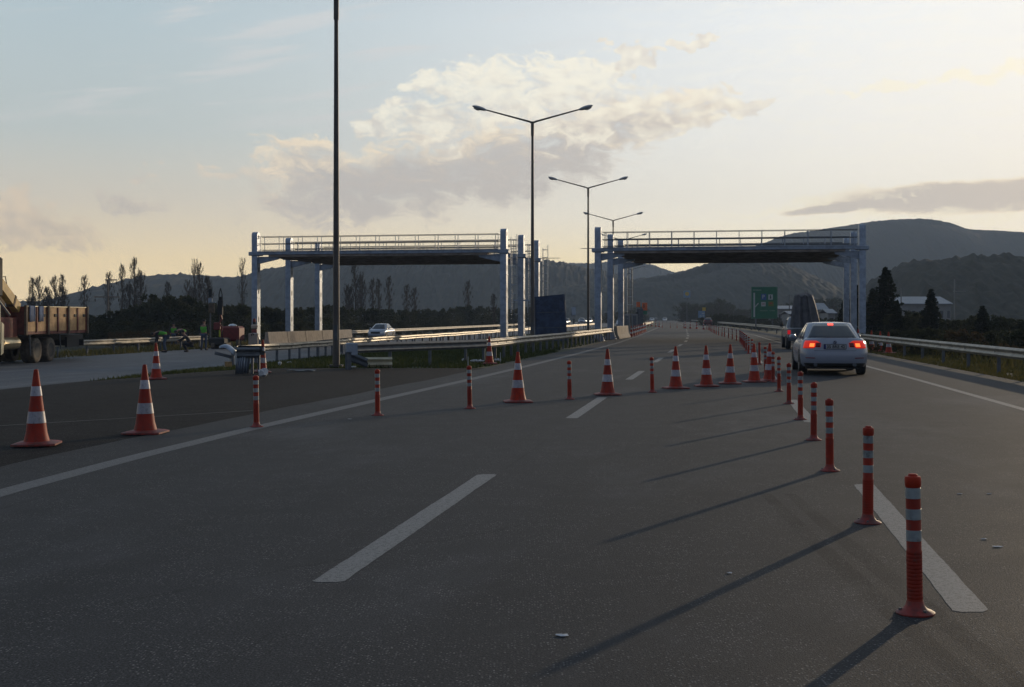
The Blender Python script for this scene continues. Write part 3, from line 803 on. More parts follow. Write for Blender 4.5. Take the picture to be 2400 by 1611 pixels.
# nose of the left rail: broken terminal with corrugated wrap
t = empty('guard_rail_terminal', G(573, 876)); tag(t, 'battered rail terminal wrapped in upright corrugated steel, left of the leaning cone', 'rail terminal')
m_ = MB(); rows = []
for j, z in enumerate((0.0, 0.28, 0.55)):
    rows.append([(-0.20 - 0.06 * (1 - j / 2) + 0.38 * k / 40, -0.04 * math.cos(k * 0.95) - 0.16 * math.sin(math.pi * k / 40), z) for k in range(41)])
m_.grid(rows); o = m_.obj('corrugated_panel', M['steel'], t, True)
md = o.modifiers.new('thickness', 'SOLIDIFY'); md.thickness = 0.006
m_ = MB(); m_.box((0.23, -0.02, 0.30), (0.06, 0.10, 0.60)); m_.obj('post', M['steel_d'], t)
m_ = MB(); m_.box((0.36, 0.25, 0.30), (0.06, 0.10, 0.60)); m_.obj('post', M['steel_d'], t)
m_ = MB(); wbeam(m_, [Vector((-0.18, -0.18, 0)), Vector((0.1, -0.14, 0)), Vector((0.42, 0.0, 0))], 1, 0.60); m_.obj('w_beam', M['steel_d'], t, True)
m_ = MB(); wbeam(m_, [Vector((0.5, 0.05, 0.0)), Vector((0.1, 0.35, 0.0)), Vector((-0.2, 0.1, 0.0))], 1, 0.66, tilt=-30); m_.obj('w_beam', M['steel_d'], t, True)
# curled end plate pointing left
m_ = MB(); rows = []
for j in range(9):
    a = j / 8
    x = -0.24 - 0.46 * (1 - a); z = 0.78 + 0.07 * math.sin(a * 3.0) - 0.17 * a * a; wd = 0.04 + 0.09 * math.sin(min(1, a * 1.3) * math.pi * 0.62)
    rows.append([(x, -0.10 - wd, z - 0.06 - 0.05 * a), (x, -0.04 - wd * 0.4, z), (x, 0.08, z + 0.015), (x, 0.08 + wd, z - 0.04)])
m_.grid(rows); o = m_.obj('curled_end_plate', M['steel'], t, True); md = o.modifiers.new('thickness', 'SOLIDIFY'); md.thickness = 0.008
m_ = MB(); rows = []
for j in range(7):
    a = j / 6; x = -0.36 - 0.48 * (1 - a); z = 0.60 - 0.12 * a
    rows.append([(x, -0.06, z - 0.05), (x, 0.0, z + 0.03), (x, 0.10, z)])
m_.grid(rows); o = m_.obj('bent_plate', M['steel_d'], t, True); md = o.modifiers.new('thickness', 'SOLIDIFY'); md.thickness = 0.008
m_ = MB(); m_.tube([(-0.30, 0.0, 0.56), (-0.42, 0.02, 0.42), (-0.38, -0.02, 0.34)], 0.018); m_.obj('hanging_strap', M['steel_w'], t)
m_ = MB(); m_.box((-0.46, 0.0, 0.27), (0.20, 0.05, 0.14), 0.2); m_.obj('reflector_plate', mat('dull_yellow_reflector', (0.42, 0.26, 0.10), 0.6, 0, 0.3, 12), t)

# end plate of the shaded rail
t = empty('rail_end_post', G(819, 866)); tag(t, 'blue-grey end box and post at the start of the shaded guard rail', 'rail end')
m_ = MB(); m_.box((0, 0, 0.40), (0.10, 0.12, 0.84), 0.3); m_.obj('post', M['steel_d'], t)
m_ = MB(); m_.box((0.07, -0.06, 0.66), (0.36, 0.10, 0.30), 0.45, ch=0.03); m_.obj('end_box', M['steel'], t)
m_ = MB(); m_.box((0.16, -0.05, 0.50), (0.20, 0.03, 0.10), 0.45); m_.obj('marker_plate', M['steel'], t)
# loose beams in the grass
p = G(880, 861); o0 = MB(); wbeam(o0, [Vector((-0.42, 0.2, 0)), Vector((0, 0.25, 0)), Vector((0.50, 0.35, 0))], 1, 0.16)
o = o0.obj('loose_beam', M['beam_y'], None, True, p); tag(o, 'cream coloured length of loose steel beam lying under the guard rail', 'steel beam')
p = G(838, 864); o0 = MB(); wbeam(o0, [Vector((-0.25, 0.1, 0.16)), Vector((0.05, 0, 0.07)), Vector((0.35, -0.15, -0.05))], 1, 0.20)
o = o0.obj('loose_beam', M['steel_d'], None, True, p); tag(o, 'dark bent piece of steel beam leaning beside the rail end post', 'steel beam')
o0 = MB(); rows = []
for i in range(6): rows.append([(i * 0.16, 0.04 * math.sin(i), 0.03 + 0.02 * math.sin(i * 2)), (i * 0.16 + 0.05, 0.22, 0.05)])
o0.grid(rows); o = o0.obj('flat_steel_offcut', M['steel_d'], None, False, G(672, 871)); tag(o, 'dark flat strip of steel lying on the asphalt left of the tall lamp pole', 'steel offcut')
md = o.modifiers.new('thickness', 'SOLIDIFY'); md.thickness = 0.02

# crumpled plastic litter
def crumple(name, p, sx, sy, sz, seed, label, cat='litter', material='litter'):
    r = random.Random(seed); m_ = MB(); rows = []
    for i in range(7):
        a = math.pi * i / 6; row = []
        for k in range(11):
            b = 2 * math.pi * (k % 10) / 10; rr = random.Random(seed * 131 + i * 17 + (k % 10)).uniform(0.62, 1.12)
            row.append((sx * math.sin(a) * math.cos(b) * rr, sy * math.sin(a) * math.sin(b) * rr, max(0.0, sz * (0.5 - 0.5 * math.cos(a)) * rr)))
        rows.append(row)
    m_.grid(rows); o = m_.obj(name, M[material], None, True, p, angle=25); tag(o, label, cat); return o
crumple('plastic_bag', G(617, 884), 0.16, 0.14, 0.24, 3, 'pale plastic bag caught at the foot of the leaning cone', 'plastic bag')
crumple('litter_scrap', G(656, 857), 0.07, 0.06, 0.15, 5, 'white scrap standing in the grass left of the tall lamp pole')
crumple('litter_scrap', G(678, 852), 0.11, 0.06, 0.07, 6, 'small pale scrap in the grass just left of the pole foot')
crumple('litter_heap', G(1118, 850), 0.30, 0.10, 0.11, 8, 'flat white plastic litter in the grass left of the cone by the rail')
crumple('litter_heap', G(1166, 848), 0.15, 0.09, 0.12, 9, 'white plastic litter in the grass right of the cone by the rail')
crumple('litter_scrap', G(1086, 847), 0.07, 0.06, 0.10, 10, 'tiny pale scrap below the shaded guard rail')
crumple('litter_scrap', G(828, 862), 0.10, 0.06, 0.05, 12, 'small pale scrap beside the rail end post')
for i, (px, py, a, b) in enumerate([(2338, 1283, .040, .016), (2306, 1265, .03, .010), (1318, 1491, .035, .018), (2318, 1159, .03, .008), (2250, 1159, .03, .008),
        (820, 983, .04, .02), (1710, 1345, .02, .01)]):
    crumple('road_chip', G(px, py) + Vector((0, 0, 0.002)), a, b * 1.6, 0.007, 30 + i, 'small pale chip of debris lying on the asphalt', 'debris')['group'] = 'pale chips of debris on the road'

# small white marker stakes in the grass
for px, py in ((1097, 860), (1173, 848)):
    m_ = MB(); m_.cyl((0, 0, -0.05), (0, 0, 0.33), 0.012, 0.010, 6); o = m_.obj('marker_stake', M['litter'], None, False, G(px, py)); tag(o, 'thin white stake in the verge below the guard rail' + (', left of the cone' if px < 1140 else ', right of the cone'), 'stake')

# ---------------------------------------------------------------- concrete barriers
def jersey(L, Hh=0.8, name='concrete_barrier'):
    m_ = MB(); s_ = Hh / 0.8
    pr = [(-0.30, 0), (0.30, 0), (0.30, 0.075 * s_), (0.17, 0.27 * s_), (0.10, 0.78 * s_), (0.085, 0.80 * s_), (-0.085, 0.80 * s_), (-0.10, 0.78 * s_), (-0.17, 0.27 * s_), (-0.30, 0.075 * s_)]
    m_.prism([(x, -L / 2, z) for x, z in pr], (0, L, 0)); return m_
o = jersey(7.9, 0.94).obj('concrete_barrier', M['concrete'], None, False, (8.45, 98.8, 0), -math.atan(0.2)); tag(o, 'sunlit concrete barrier block at the end of the guard rail, cones lined up behind it', 'concrete barrier')
bx, by = -16.75, 91.0
for i in range(5):
    yy = by + i * 3.9; xx = bx + 0.175 * (yy - by) 
    o = jersey(3.85, 1.02).obj('concrete_barrier', M['concrete'], None, False, (xx, yy, h(xx, yy)), -math.atan(0.175)); tag(o, 'concrete block in the low wall below the left gantry', 'concrete barrier', 'row of concrete blocks below the left gantry')
t = empty('concrete_counterweight', AT(594, 87)); tag(t, 'cream concrete cube with lifting eye beside the left gantry column foot', 'concrete block')
m_ = MB(); m_.box((0, 0, 0.48), (0.62, 0.6, 0.96), 0.1, ch=0.04); m_.obj('block', M['concrete'], t)
m_ = MB(); m_.tube([(-.05, -.33, .78), (-.05, -.36, .92), (.02, -.36, .97), (.08, -.36, .9), (.08, -.33, .84)], 0.03); m_.obj('lifting_eye', M['black'], t)
t = empty('striped_drum_light', AT(596, 88.5)); t.location.z += 0.98; tag(t, 'orange and white beacon drum standing on the concrete cube at the left gantry', 'beacon')
m_ = MB(); m_.lathe([(0.18, 0), (0.20, 0.18), (0.17, 0.24), (0.22, 0.3), (0.24, 0.5), (0.16, 0.58), (0.10, 0.62), (0.12, 0.75), (0.09, 0.95), (0.02, 1.0)], 14, mis=[1, 1, 0, 2, 2, 0, 0, 1, 1], c=(0, 0, 0)); m_.obj('drum', [M['black'], M['orange_dirty'], M['concrete']], t, True)

# ---------------------------------------------------------------- gantries
def gantry(name, fl, fr, d1, d2, label, ladder_side, zs=(0, 0)):
    """fl, fr: XY of the front left / right column centres; d1, d2: Y steps to the second and third portal"""
    root = empty(name, (fl[0], fl[1], 0)); tag(root, label, 'gantry', 'steel gantries across the carriageways')
    O = Vector((fl[0], fl[1], 0))
    dirn = Vector((0.19, 1, 0)).normalized()
    ax = (Vector((fr[0], fr[1], 0)) - O); span = ax.length; ux = ax.normalized(); yaw = math.atan2(ux.y, ux.x)
    uy = Vector((-ux.y, ux.x, 0))
    T = 7.72; DK = 6.33
    outs = []
    for k, dd in enumerate((0, d1, d2)):
        off = dirn * dd
        z0 = zs
        for sd, base, zz in ((-1, Vector((0, 0, 0)), zs[0]), (1, ax, zs[1])):
            b = base + off
            ax_l = Vector((b.x, b.y, 0))
            # column: box section with a rounded crown when seen from the side
            wd, dp = 0.42, 0.58
            m_ = MB(); prof = [(-dp / 2, zz - 0.1), (dp / 2, zz - 0.1), (dp / 2, T - 0.26)]
            for q in range(1, 8):
                a = math.pi * q / 8; prof.append((dp / 2 * math.cos(a), T - 0.26 + 0.26 * math.sin(a)))
            prof.append((-dp / 2, T - 0.26))
            m_.prism([ax_l - ux * wd / 2 + uy * u + Vector((0, 0, z)) for u, z in prof], ux * wd)
            c = m_.obj('column', M['steel'], root, True, angle=30)
            m_ = MB(); m_.box(b + Vector((0, 0, zz + 0.02)), (0.85, 0.95, 0.05), yaw)
            for s2 in (-1, 1):
                g0 = b + ux * s2 * 0.21
                m_.prism([g0 + uy * -0.02 + Vector((0, 0, zz + 0.04)), g0 + ux * s2 * 0.19 + uy * -0.02 + Vector((0, 0, zz + 0.04)), g0 + uy * -0.02 + Vector((0, 0, zz + 0.75))], uy * 0.04)
            m_.obj('base_plate', M['steel'], c)
            # hand holes along the flank that faces the sun, and the round crown opening
            m_ = MB()
            for z in (1.9 + zz, 3.45, 5.0, T - 0.36):
                cc = b + ux * (wd / 2 + 0.002) + Vector((0, 0, z))
                for s2 in (1,):
                    pts = [cc + uy * 0.085 * math.cos(2 * math.pi * q / 12) + Vector((0, 0, 0.21 * math.sin(2 * math.pi * q / 12) * (0.75 if z > 6 else 1))) for q in range(12)]
                    m_.prism(pts, ux * 0.004)
            m_.obj('hand_hole', M['black'], c)
            m_ = MB()
            for z in (1.45 + zz, 3.0, 4.55):
                m_.box(b + Vector((0, 0, z)), (wd + 0.07, dp + 0.05, 0.05), yaw)
            m_.obj('stiffener_ring', M['steel'], c)
            # tapered bracket under the deck, reaching inwards
            s2 = -sd; L = 1.55
            r0 = b + ux * s2 * wd / 2 - uy * 0.12
            m_ = MB(); m_.prism([r0 + Vector((0, 0, DK - 0.42)), r0 + ux * s2 * L + Vector((0, 0, DK - 0.42)), r0 + ux * s2 * L + Vector((0, 0, DK - 0.56)), r0 + Vector((0, 0, DK - 0.90))], uy * 0.24)
            m_.box(r0 + uy * 0.12 + ux * s2 * L * 0.5 + Vector((0, 0, DK - 0.41)), (L, 0.34, 0.03), yaw)
            m_.obj('bracket', M['steel'], root)
            # collar where beam and column meet
            m_ = MB(); m_.box(b + Vector((0, 0, DK - 0.18)), (0.80, 0.80, 0.28), yaw, ch=0.03); m_.obj('collar', M['steel'], root)
        # cross beam and walkway
        c0 = off + ax * 0.5
        m_ = MB()
        for v in (-0.36, 0.36):
            m_.box(c0 + uy * v + Vector((0, 0, DK - 0.13)), (span - 0.75, 0.07, 0.20), yaw)
            m_.box(c0 + uy * (v + (0.05 if v > 0 else -0.05)) + Vector((0, 0, DK - 0.03)), (span - 0.75, 0.13, 0.03), yaw)
            m_.box(c0 + uy * (v + (0.05 if v > 0 else -0.05)) + Vector((0, 0, DK - 0.235)), (span - 0.75, 0.13, 0.03), yaw)
        m_.obj('cross_beam', M['steel'], root)
        m_ = MB(); m_.box(c0 + Vector((0, 0, DK - 0.05)), (span - 0.9, 0.62, 0.04), yaw); m_.obj('walkway', M['steel_d'], root)
        # railings on both edges
        for v in (-0.42, 0.42):
            m_ = MB()
            for z, r_ in ((1.02, 0.020), (0.52, 0.022), (0.07, 0.016)):
                m_.cyl(c0 + uy * v - ux * (span / 2 - 0.3) + Vector((0, 0, DK + z)), c0 + uy * v + ux * (span / 2 - 0.3) + Vector((0, 0, DK + z)), r_, None, 8)
            m_.obj('railing', M['steel_d'], root)
            n = int(span / 1.45)
            for i in range(n + 1):
                q = c0 + uy * v - ux * (span / 2 - 0.5) + ux * (span - 1.0) * i / n
                m_ = MB(); m_.box(q + Vector((0, 0, DK + 0.48)), (0.045, 0.03, 1.1), yaw); m_.obj('railing_post', M['steel'], root)
    # canopy of dark sheeting slung under the three decks
    yend = dirn * (d2 + 1.2)
    m_ = MB(); i0 = ux * 1.1; i1 = ax - ux * 1.1
    zc = DK - 0.255
    a, b2, c2, d = i0 - dirn * 0.38, i1 - dirn * 0.38, i1 + yend, i0 + yend
    m_.prism([q + Vector((0, 0, zc - 0.16)) for q in (a, b2, c2, d)], (0, 0, 0.14))
    for j in range(12):
        q = (i0 + i1) * 0.5 + dirn * (0.6 + j * (d2 + 0.2) / 11.5)
        m_.box(q + Vector((0, 0, zc - 0.19)), (span - 2.4, 0.12, 0.07), yaw)
    m_.obj('canopy', M['soffit'], root)
    # caged ladder
    for k in ladder_side[1]:
        b = (ax if ladder_side[0] > 0 else Vector((0, 0, 0))) + dirn * (0, d1, d2)[k]
        q = b + uy * -0.02 + ux * (0.21 + 0.30)
        m_ = MB()
        for s2 in (-0.2, 0.2): m_.box(q + uy * s2 + Vector((0, 0, DK / 2 + 1.3)), (0.03, 0.05, DK - 1.2), yaw)
        z = 1.5
        while z < DK + 1.0: m_.cyl(q + uy * -0.2 + Vector((0, 0, z)), q + uy * 0.2 + Vector((0, 0, z)), 0.014, None, 6); z += 0.28
        z = 2.6
        while z < DK + 1.0:
            pts = [q + uy * 0.33 * math.cos(a) + ux * (0.42 * math.sin(a)) + Vector((0, 0, z)) for a in [math.pi * i / 8 for i in range(9)]]
            m_.tube(pts, 0.018, 5); z += 0.62
        for a in (0.35, 0.5, 0.65): 
            pp = q + uy * 0.33 * math.cos(math.pi * a) + ux * 0.42 * math.sin(math.pi * a)
            m_.cyl(pp + Vector((0, 0, 2.6)), pp + Vector((0, 0, DK + 1.0)), 0.012, None, 5)
        m_.obj('caged_ladder', M['steel'], root)
    # thin antenna-like arm at deck level
    m_ = MB(); e = (ax + dirn * d2 + ux * 0.3) if ladder_side[0] > 0 else (-ux * 0.3)
    m_.cyl(e + Vector((0, 0, DK - 0.05)), e + ux * (1.6 if ladder_side[0] > 0 else -0.9) + Vector((0, 0, DK - 0.05)), 0.03, 0.02, 6); m_.obj('side_arm', M['steel_d'], root)
    return root
gantry('toll_gantry', (-18.4, 92.0), (-0.55, 88.4), 6.7, 13.4, 'left steel gantry of three portals spanning the opposite carriageway', (1, (0, 1, 2)), (-0.45, -0.25))
gantry('toll_gantry', (5.85, 86.9), (22.95, 83.9), 7.6, 15.0, 'right steel gantry of three portals spanning the road ahead, above the white car', (-1, (2,)), (0.0, -0.5))

# ---------------------------------------------------------------- lamp posts
def lamp_post(single=False):
    root = empty('street_lamp'); m_ = MB(); H = 12.0
    m_.cyl((0, 0, -0.2), (0, 0, H), 0.115, 0.062, 14)
    m_.cyl((0, 0, H - 0.75), (0, 0, H - 0.05), 0.085, 0.085, 12); m_.cyl((0, 0, 0), (0, 0, 0.06), 0.24, 0.24, 10)
    m_.obj('pole', M['polegrey'], root, True)
    m_ = MB(); m_.box((0.0, -0.100, 1.1), (0.12, 0.05, 0.5)); m_.obj('service_hatch', M['steel_d'], root)
    for s_ in (-1, 1):
        L, rise = 2.45, 0.62
        a = MB(); a.tube([(0, 0, H - 0.08), (s_ * 0.18, 0, H + 0.0), (s_ * L, 0, H + rise)], [0.055, 0.052, 0.036], 8); arm = a.obj('arm', M['polegrey'], root, True)
        d = Vector((s_ * L, 0, rise + 0.08)).normalized(); p = Vector((s_ * L, 0, H + rise))
        hd = MB(); rows = []
        for i in range(9):
            u = i / 8; ww = 0.045 + 0.125 * math.sin(min(1.0, u * 1.15) * math.pi * 0.80) ** 0.8; hh = 0.035 + 0.075 * math.sin(u * math.pi) ** 0.7
            if u == 1: ww, hh = 0.03, 0.02
            c = p + d * (u * 0.78)
            rows.append([c + Vector((0, ww * math.cos(t_), hh * math.sin(t_))) for t_ in [2 * math.pi * k / 12 for k in range(13)]])
        hd.grid(rows); lh = hd.obj('lamp_head', M['lamphouse'], root, True)
        gl = MB(); rows = []
        for i in range(7):
            u = 0.42 + 0.5 * i / 6; ww = 0.13 * math.sin((i + 0.4) / 6.8 * math.pi) ** 0.5; c = p + d * (u * 0.78)
            rows.append([c + Vector((0, ww * math.cos(t_), -0.085 - 0.075 * math.sin(t_) * math.sin((i + 0.4) / 6.8 * math.pi))) for t_ in [math.pi * k / 8 for k in range(9)]])
        gl.grid(rows); gl.obj('lens', M['lampglass'], lh, True)
    return root
lp0 = lamp_post()
LPS = [(788, 41.5, 'nearest and tallest lamp pole, a thick dark shaft reaching past the top of the view'),
       (1248, 68.0, 'twin armed street lamp rising over the median, the largest with its arms in view'),
       (1378.5, 102.5, 'second twin armed street lamp in view, left of the right gantry'),
       (1437, 137.0, 'third twin armed street lamp in view, rising behind the right gantry deck'),
       (1460, 172, 'fourth twin armed street lamp, its arms crossing the gantry railing')]
for i, (px, Y, lab) in enumerate(LPS):
    c = lp0 if i == 0 else copytree(lp0, (0, 0, 0))
    c.location = AT(px, Y); tag(c, lab, 'street lamp', 'twin armed street lamps')
    c.rotation_euler[2] = R(-1.5)
for i, (px, Y) in enumerate([(1462, 207), (1474, 242), (1480, 278)]):
    c = copytree(lp0, AT(px, Y)); tag(c, 'distant twin armed lamp seen under the right gantry deck', 'street lamp', 'distant street lamps under the gantry')

# ---------------------------------------------------------------- tarpaulin covered booth and items between the gantries
t = empty('covered_booth', AT(1292, 84)); tag(t, 'leaning box wrapped in dark blue tarpaulin in the median between the gantries', 'covered booth')
m_ = MB(); rows = []
r_ = random.Random(4)
for j in range(9):
    z = 2.95 * j / 8; row = []
    for k in range(33):
        a = k / 32 * 4; sd = int(a) % 4; f = a - int(a); wx, wy = 1.0 - 0.04 * j / 8, 0.55
        if k == 32: sd, f = 0, 0
        x, y = [(-wx + 2 * wx * f, -wy), (wx, -wy + 2 * wy * f), (wx - 2 * wx * f, wy), (-wx, wy - 2 * wy * f)][sd]
        n_ = 0.05 * math.sin(k * 1.9 + j * 0.3)
        row.append((x + n_ * (0.4 if sd in (0, 2) else 1) - 0.015 * j, y + n_ * (1 if sd in (0, 2) else 0.4), z + 0.09 * (x + 0.8) * (j / 8)))
    rows.append(row)
m_.grid(rows); top = rows[-1]; m_.add([(sum(q[0] for q in top[:32]) / 32, sum(q[1] for q in top[:32]) / 32, 3.02)] + top[:32], [(0, i + 1, (i + 1) % 32 + 1) for i in range(32)])
m_.obj('tarpaulin', M['bluetarp'], t, True, angle=60)
m_ = MB(); m_.tube([(-0.95, -0.6, 0.9), (0.95, -0.6, 0.95)], 0.015, 5); m_.tube([(-0.95, -0.6, 1.9), (0.93, -0.6, 1.95)], 0.015, 5); m_.obj('rope', M['steel_d'], t)
t = empty('metal_frame', AT(1222, 87)); tag(t, 'thin metal cross frame beside the second column of the left gantry', 'metal frame')
m_ = MB(); m_.box((0, 0, 2.75), (1.15, 0.12, 0.10)); m_.obj('top_bar', M['steel'], t)
for s_ in (-.5, .5):
    m_ = MB(); m_.box((s_, 0, 1.2), (0.05, 0.05, 3.1)); m_.obj('leg', M['steel_d'], t)

# grey cabins, orange boards (far median)
for i, (px, lab) in enumerate([(1468, 'grey site cabin, the left one of the pair in the far median'), (1486, 'grey site cabin, the right one of the pair in the far median')]):
    t = empty('site_cabin', AT(px, 150)); tag(t, lab, 'cabin', 'grey cabins in the far median')
    m_ = MB(); m_.box((0, 0, 0.95), (0.72, 1.6, 2.1), ch=0.03); m_.obj('body', M['wall'], t); m_ = MB(); m_.box((0.0, -0.81, 0.95), (0.4, 0.02, 1.7)); m_.obj('door', M['steel_d'], t)
for px, w_, z0, z1, mt, lab, Y in [(1496, 9, 708, 720, 'sign_orange', 'small orange board on a pole in the far median', 158), (1511, 12, 710, 728, 'sign_orange', 'larger orange board above a green one in the far median', 160)]:
    t = empty('roadworks_board', AT(px, Y)); tag(t, lab, 'road sign'); hw = w_ * Y / F / 2
    m_ = MB(); m_.box((0, 0, (ZP(z0, Y) + ZP(z1, Y)) / 2), (2 * hw, 0.05, ZP(z0, Y) - ZP(z1, Y)), ch=0.01); m_.obj('panel', M[mt], t)
    m_ = MB(); m_.box((0, 0.06, ZP(z0, Y) / 2), (0.08, 0.06, ZP(z0, Y)));  m_.obj('pole', M['steel_d'], t)
    if w_ > 10:
        m_ = MB(); m_.box((0, 0, (ZP(729, Y) + ZP(737, Y)) / 2), (2 * hw, 0.05, ZP(729, Y) - ZP(737, Y)), ch=0.01); m_.obj('lower_panel', M['sign_green'], t)
        m_ = MB(); m_.box((-0.1, -0.04, (ZP(714, Y) + ZP(722, Y)) / 2), (0.12, 0.02, 0.45)); m_.obj('chevron', M['ink'], t)
t = empty('dark_cabinet', AT(1499, 152)); tag(t, 'tall dark cabinet beside the grey cabins in the far median', 'cabinet'); m_ = MB(); m_.box((0, 0, 1.3), (0.8, 0.8, 2.7), ch=0.04); m_.obj('body', M['steel_d'], t); m_ = MB(); m_.box((-0.35, -0.41, 1.5), (0.3, 0.03, 1.4)); m_.obj('door', M['black'], t)

# ---------------------------------------------------------------- big green sign
Y = 152; s_ = Y / F
t = empty('direction_sign', AT(1791.5, Y)); tag(t, 'large green motorway sign with pictograms beyond the right guard rail', 'road sign')
Zc = (ZP(672.6, Y) + ZP(747.5, Y)) / 2; Hh = ZP(672.6, Y) - ZP(747.5, Y); W = 61.5 * s_
gx = lambda zx: (zx - 672.5) / 805 * W            # sign coordinates measured on an enlarged crop
gz = lambda zy: Zc - (zy - 785) / 980 * Hh
m_ = MB(); m_.box((0, 0, Zc), (W, 0.08, Hh), ch=0.02); pnl = m_.obj('panel', M['sign_green'], t)
m_ = MB()
for a, b, c, d in ((-W / 2 + .04, -W / 2 + .08, gz(1265), gz(305)), (W / 2 - .08, W / 2 - .04, gz(1265), gz(305))): m_.box(((a + b) / 2, -0.045, (c + d) / 2), (b - a, 0.006, d - c))
for z in (gz(1262), gz(308)): m_.box((0, -0.045, z), (W - 0.16, 0.006, 0.04))
m_.obj('border', mat('sign_border', (0.10, 0.20, 0.15), 0.5), pnl)
m_ = MB(); m_.box((gx(360), -0.046, (gz(480) + gz(1225)) / 2), (0.19, 0.006, gz(480) - gz(1225)))
a0, a1 = Vector((gx(385), -0.046, gz(915))), Vector((gx(490), -0.046, gz(795))); dd = (a1 - a0).normalized(); nn = Vector((-dd.z, 0, dd.x)) * 0.055
m_.prism([a0 + nn, a1 + nn, a1 - nn, a0 - nn], (0, 0.008, 0)); m_.obj('arrow', M['sign_white'], pnl)
def square(zx0, zx1, zy0, zy1, mt, nm):
    m_ = MB(); m_.box(((gx(zx0) + gx(zx1)) / 2, -0.046, (gz(zy0) + gz(zy1)) / 2), (gx(zx1) - gx(zx0), 0.008, gz(zy0) - gz(zy1))); return m_.obj(nm, M[mt], pnl)
square(570, 730, 510, 700, 'sign_blue', 'parking_pictogram'); square(790, 930, 530, 690, 'sign_white', 'phone_pictogram')
square(570, 710, 760, 895, 'sign_white', 'restaurant_pictogram'); square(790, 950, 745, 890, 'sign_yellow', 'fuel_pictogram').active_material = mat('sign_olive', (0.14, 0.15, 0.02), 0.6)
def text(body, loc, size, material, parent, name='lettering', rz=0, ex=0.003, bold=False, align='CENTER'):
    cu = bpy.data.curves.new(name, 'FONT'); cu.body = body; cu.size = size; cu.extrude = ex; cu.align_x = align; cu.align_y = 'CENTER'; cu.resolution_u = 2
    if bold: cu.offset = size * 0.02
    o = bpy.data.objects.new(name, cu); col.objects.link(o); cu.materials.append(material)
    bpy.context.view_layer.update(); dg = bpy.context.evaluated_depsgraph_get(); me = bpy.data.meshes.new_from_object(o.evaluated_get(dg)); bpy.data.objects.remove(o)
    o = bpy.data.objects.new(name, me); col.objects.link(o)
    o.location = loc; o.rotation_euler = (R(90), 0, rz); o.parent = parent; return o
text('P', (gx(640), -0.054, gz(605)), 0.62, M['sign_white'], pnl, bold=True)
m_ = MB()
m_.box((gx(858), -0.054, gz(620)), (0.16, 0.004, 0.30)); m_.box((gx(858), -0.054, gz(560)), (0.10, 0.004, 0.10)); m_.obj('pictogram_figure', M['ink'], pnl)
m_ = MB(); c0 = Vector((gx(640), -0.054, gz(828)))
for s2 in (-1, 1): m_.prism([c0 + Vector((-0.20, 0, s2 * 0.13)), c0 + Vector((-0.20, 0, s2 * 0.13 + 0.05)), c0 + Vector((0.20, 0, -s2 * 0.13 + 0.05)), c0 + Vector((0.20, 0, -s2 * 0.13))], (0, 0.003, 0))
m_.obj('crossed_cutlery', M['sign_red'], pnl)
m_ = MB(); m_.prism([Vector((gx(870) + 0.20 * math.cos(a), -0.054, gz(820) + 0.16 * math.sin(a))) for a in [math.pi * i / 8 for i in range(9)]], (0, 0.003, 0)); m_.obj('fuel_emblem', M['sign_red'], pnl)
# small captions, too small in the photograph to read letter by letter
def dashes(zx0, zx1, zy, hgt, nm, mt, seed):
    r = random.Random(seed); m_ = MB(); x = gx(zx0)
    while x < gx(zx1) - 0.05:
        w_ = r.uniform(0.05, 0.09); m_.box((x + w_ / 2, -0.054, gz(zy) + r.uniform(-0.01, 0.01)), (w_, 0.004, hgt * r.uniform(0.65, 1.0))); x += w_ + 0.03
    m_.obj(nm, mt, pnl)
cm = mat('sign_small_caption', (0.22, 0.32, 0.25), 0.6)
dashes(330, 575, 395, 0.17, 'heading', cm, 1); dashes(535, 760, 1030, 0.11, 'caption', cm, 2); dashes(830, 1000, 1030, 0.11, 'caption', cm, 3)
for xo in (-W * 0.32, W * 0.32):
    m_ = MB(); m_.box((xo, 0.10, Zc - 0.6), (0.14, 0.12, Hh + 1.2)); m_.obj('pole', M['steel_d'], t)
# blue and white sign farther on
Y = 270; t = empty('information_sign', AT(1646.5, Y)); tag(t, 'small pale blue board with a yellow top beside the far right rail', 'road sign')
s_ = Y / F; m_ = MB(); m_.box((-0.2, 0, (ZP(729, Y) + ZP(745, Y)) / 2), (15.5 * s_, 0.08, 16 * s_), ch=0.02); m_.obj('panel', M['sign_lblue'], t)
m_ = MB(); m_.box((0.15, -0.045, ZP(735, Y)), (0.55, 0.01, 0.25)); m_.box((-0.4, -0.045, ZP(741, Y)), (0.35, 0.01, 0.2)); m_.box((0.2, -0.045, ZP(741, Y)), (0.3, 0.01, 0.25)); m_.obj('pictograms', M['sign_white'], t)
m_ = MB(); m_.box((3.5 * s_, 0, ZP(725, Y)), (8 * s_, 0.06, 8 * s_)); m_.obj('yellow_panel', M['sign_yellow'], t)
m_ = MB(); m_.box((0, 0.1, 1.2), (0.1, 0.1, 3.2)); m_.obj('pole', M['steel_d'], t)
# billboard with a yellow disc
Y = 420; s_ = Y / F; t = empty('fuel_station_sign', AT(1610, Y)); tag(t, 'tall white pylon sign with a yellow disc above the far trees', 'pylon sign')
m_ = MB(); m_.box((0, 0, ZP(690, Y)), (15 * s_, 0.5, 16 * s_), ch=0.1); m_.obj('panel', M['sign_lblue'], t)
m_ = MB(); m_.prism([Vector((4.8 * s_ * math.cos(2 * math.pi * i / 20), -0.27, ZP(689, Y) + 4.8 * s_ * math.sin(2 * math.pi * i / 20))) for i in range(20)], (0, 0.02, 0)); m_.obj('yellow_disc', M['sign_yellow'], t)
m_ = MB(); m_.box((0, 0, ZP(690, Y) / 2), (0.22, 0.2, ZP(690, Y))); m_.obj('pole', M['steel_d'], t)

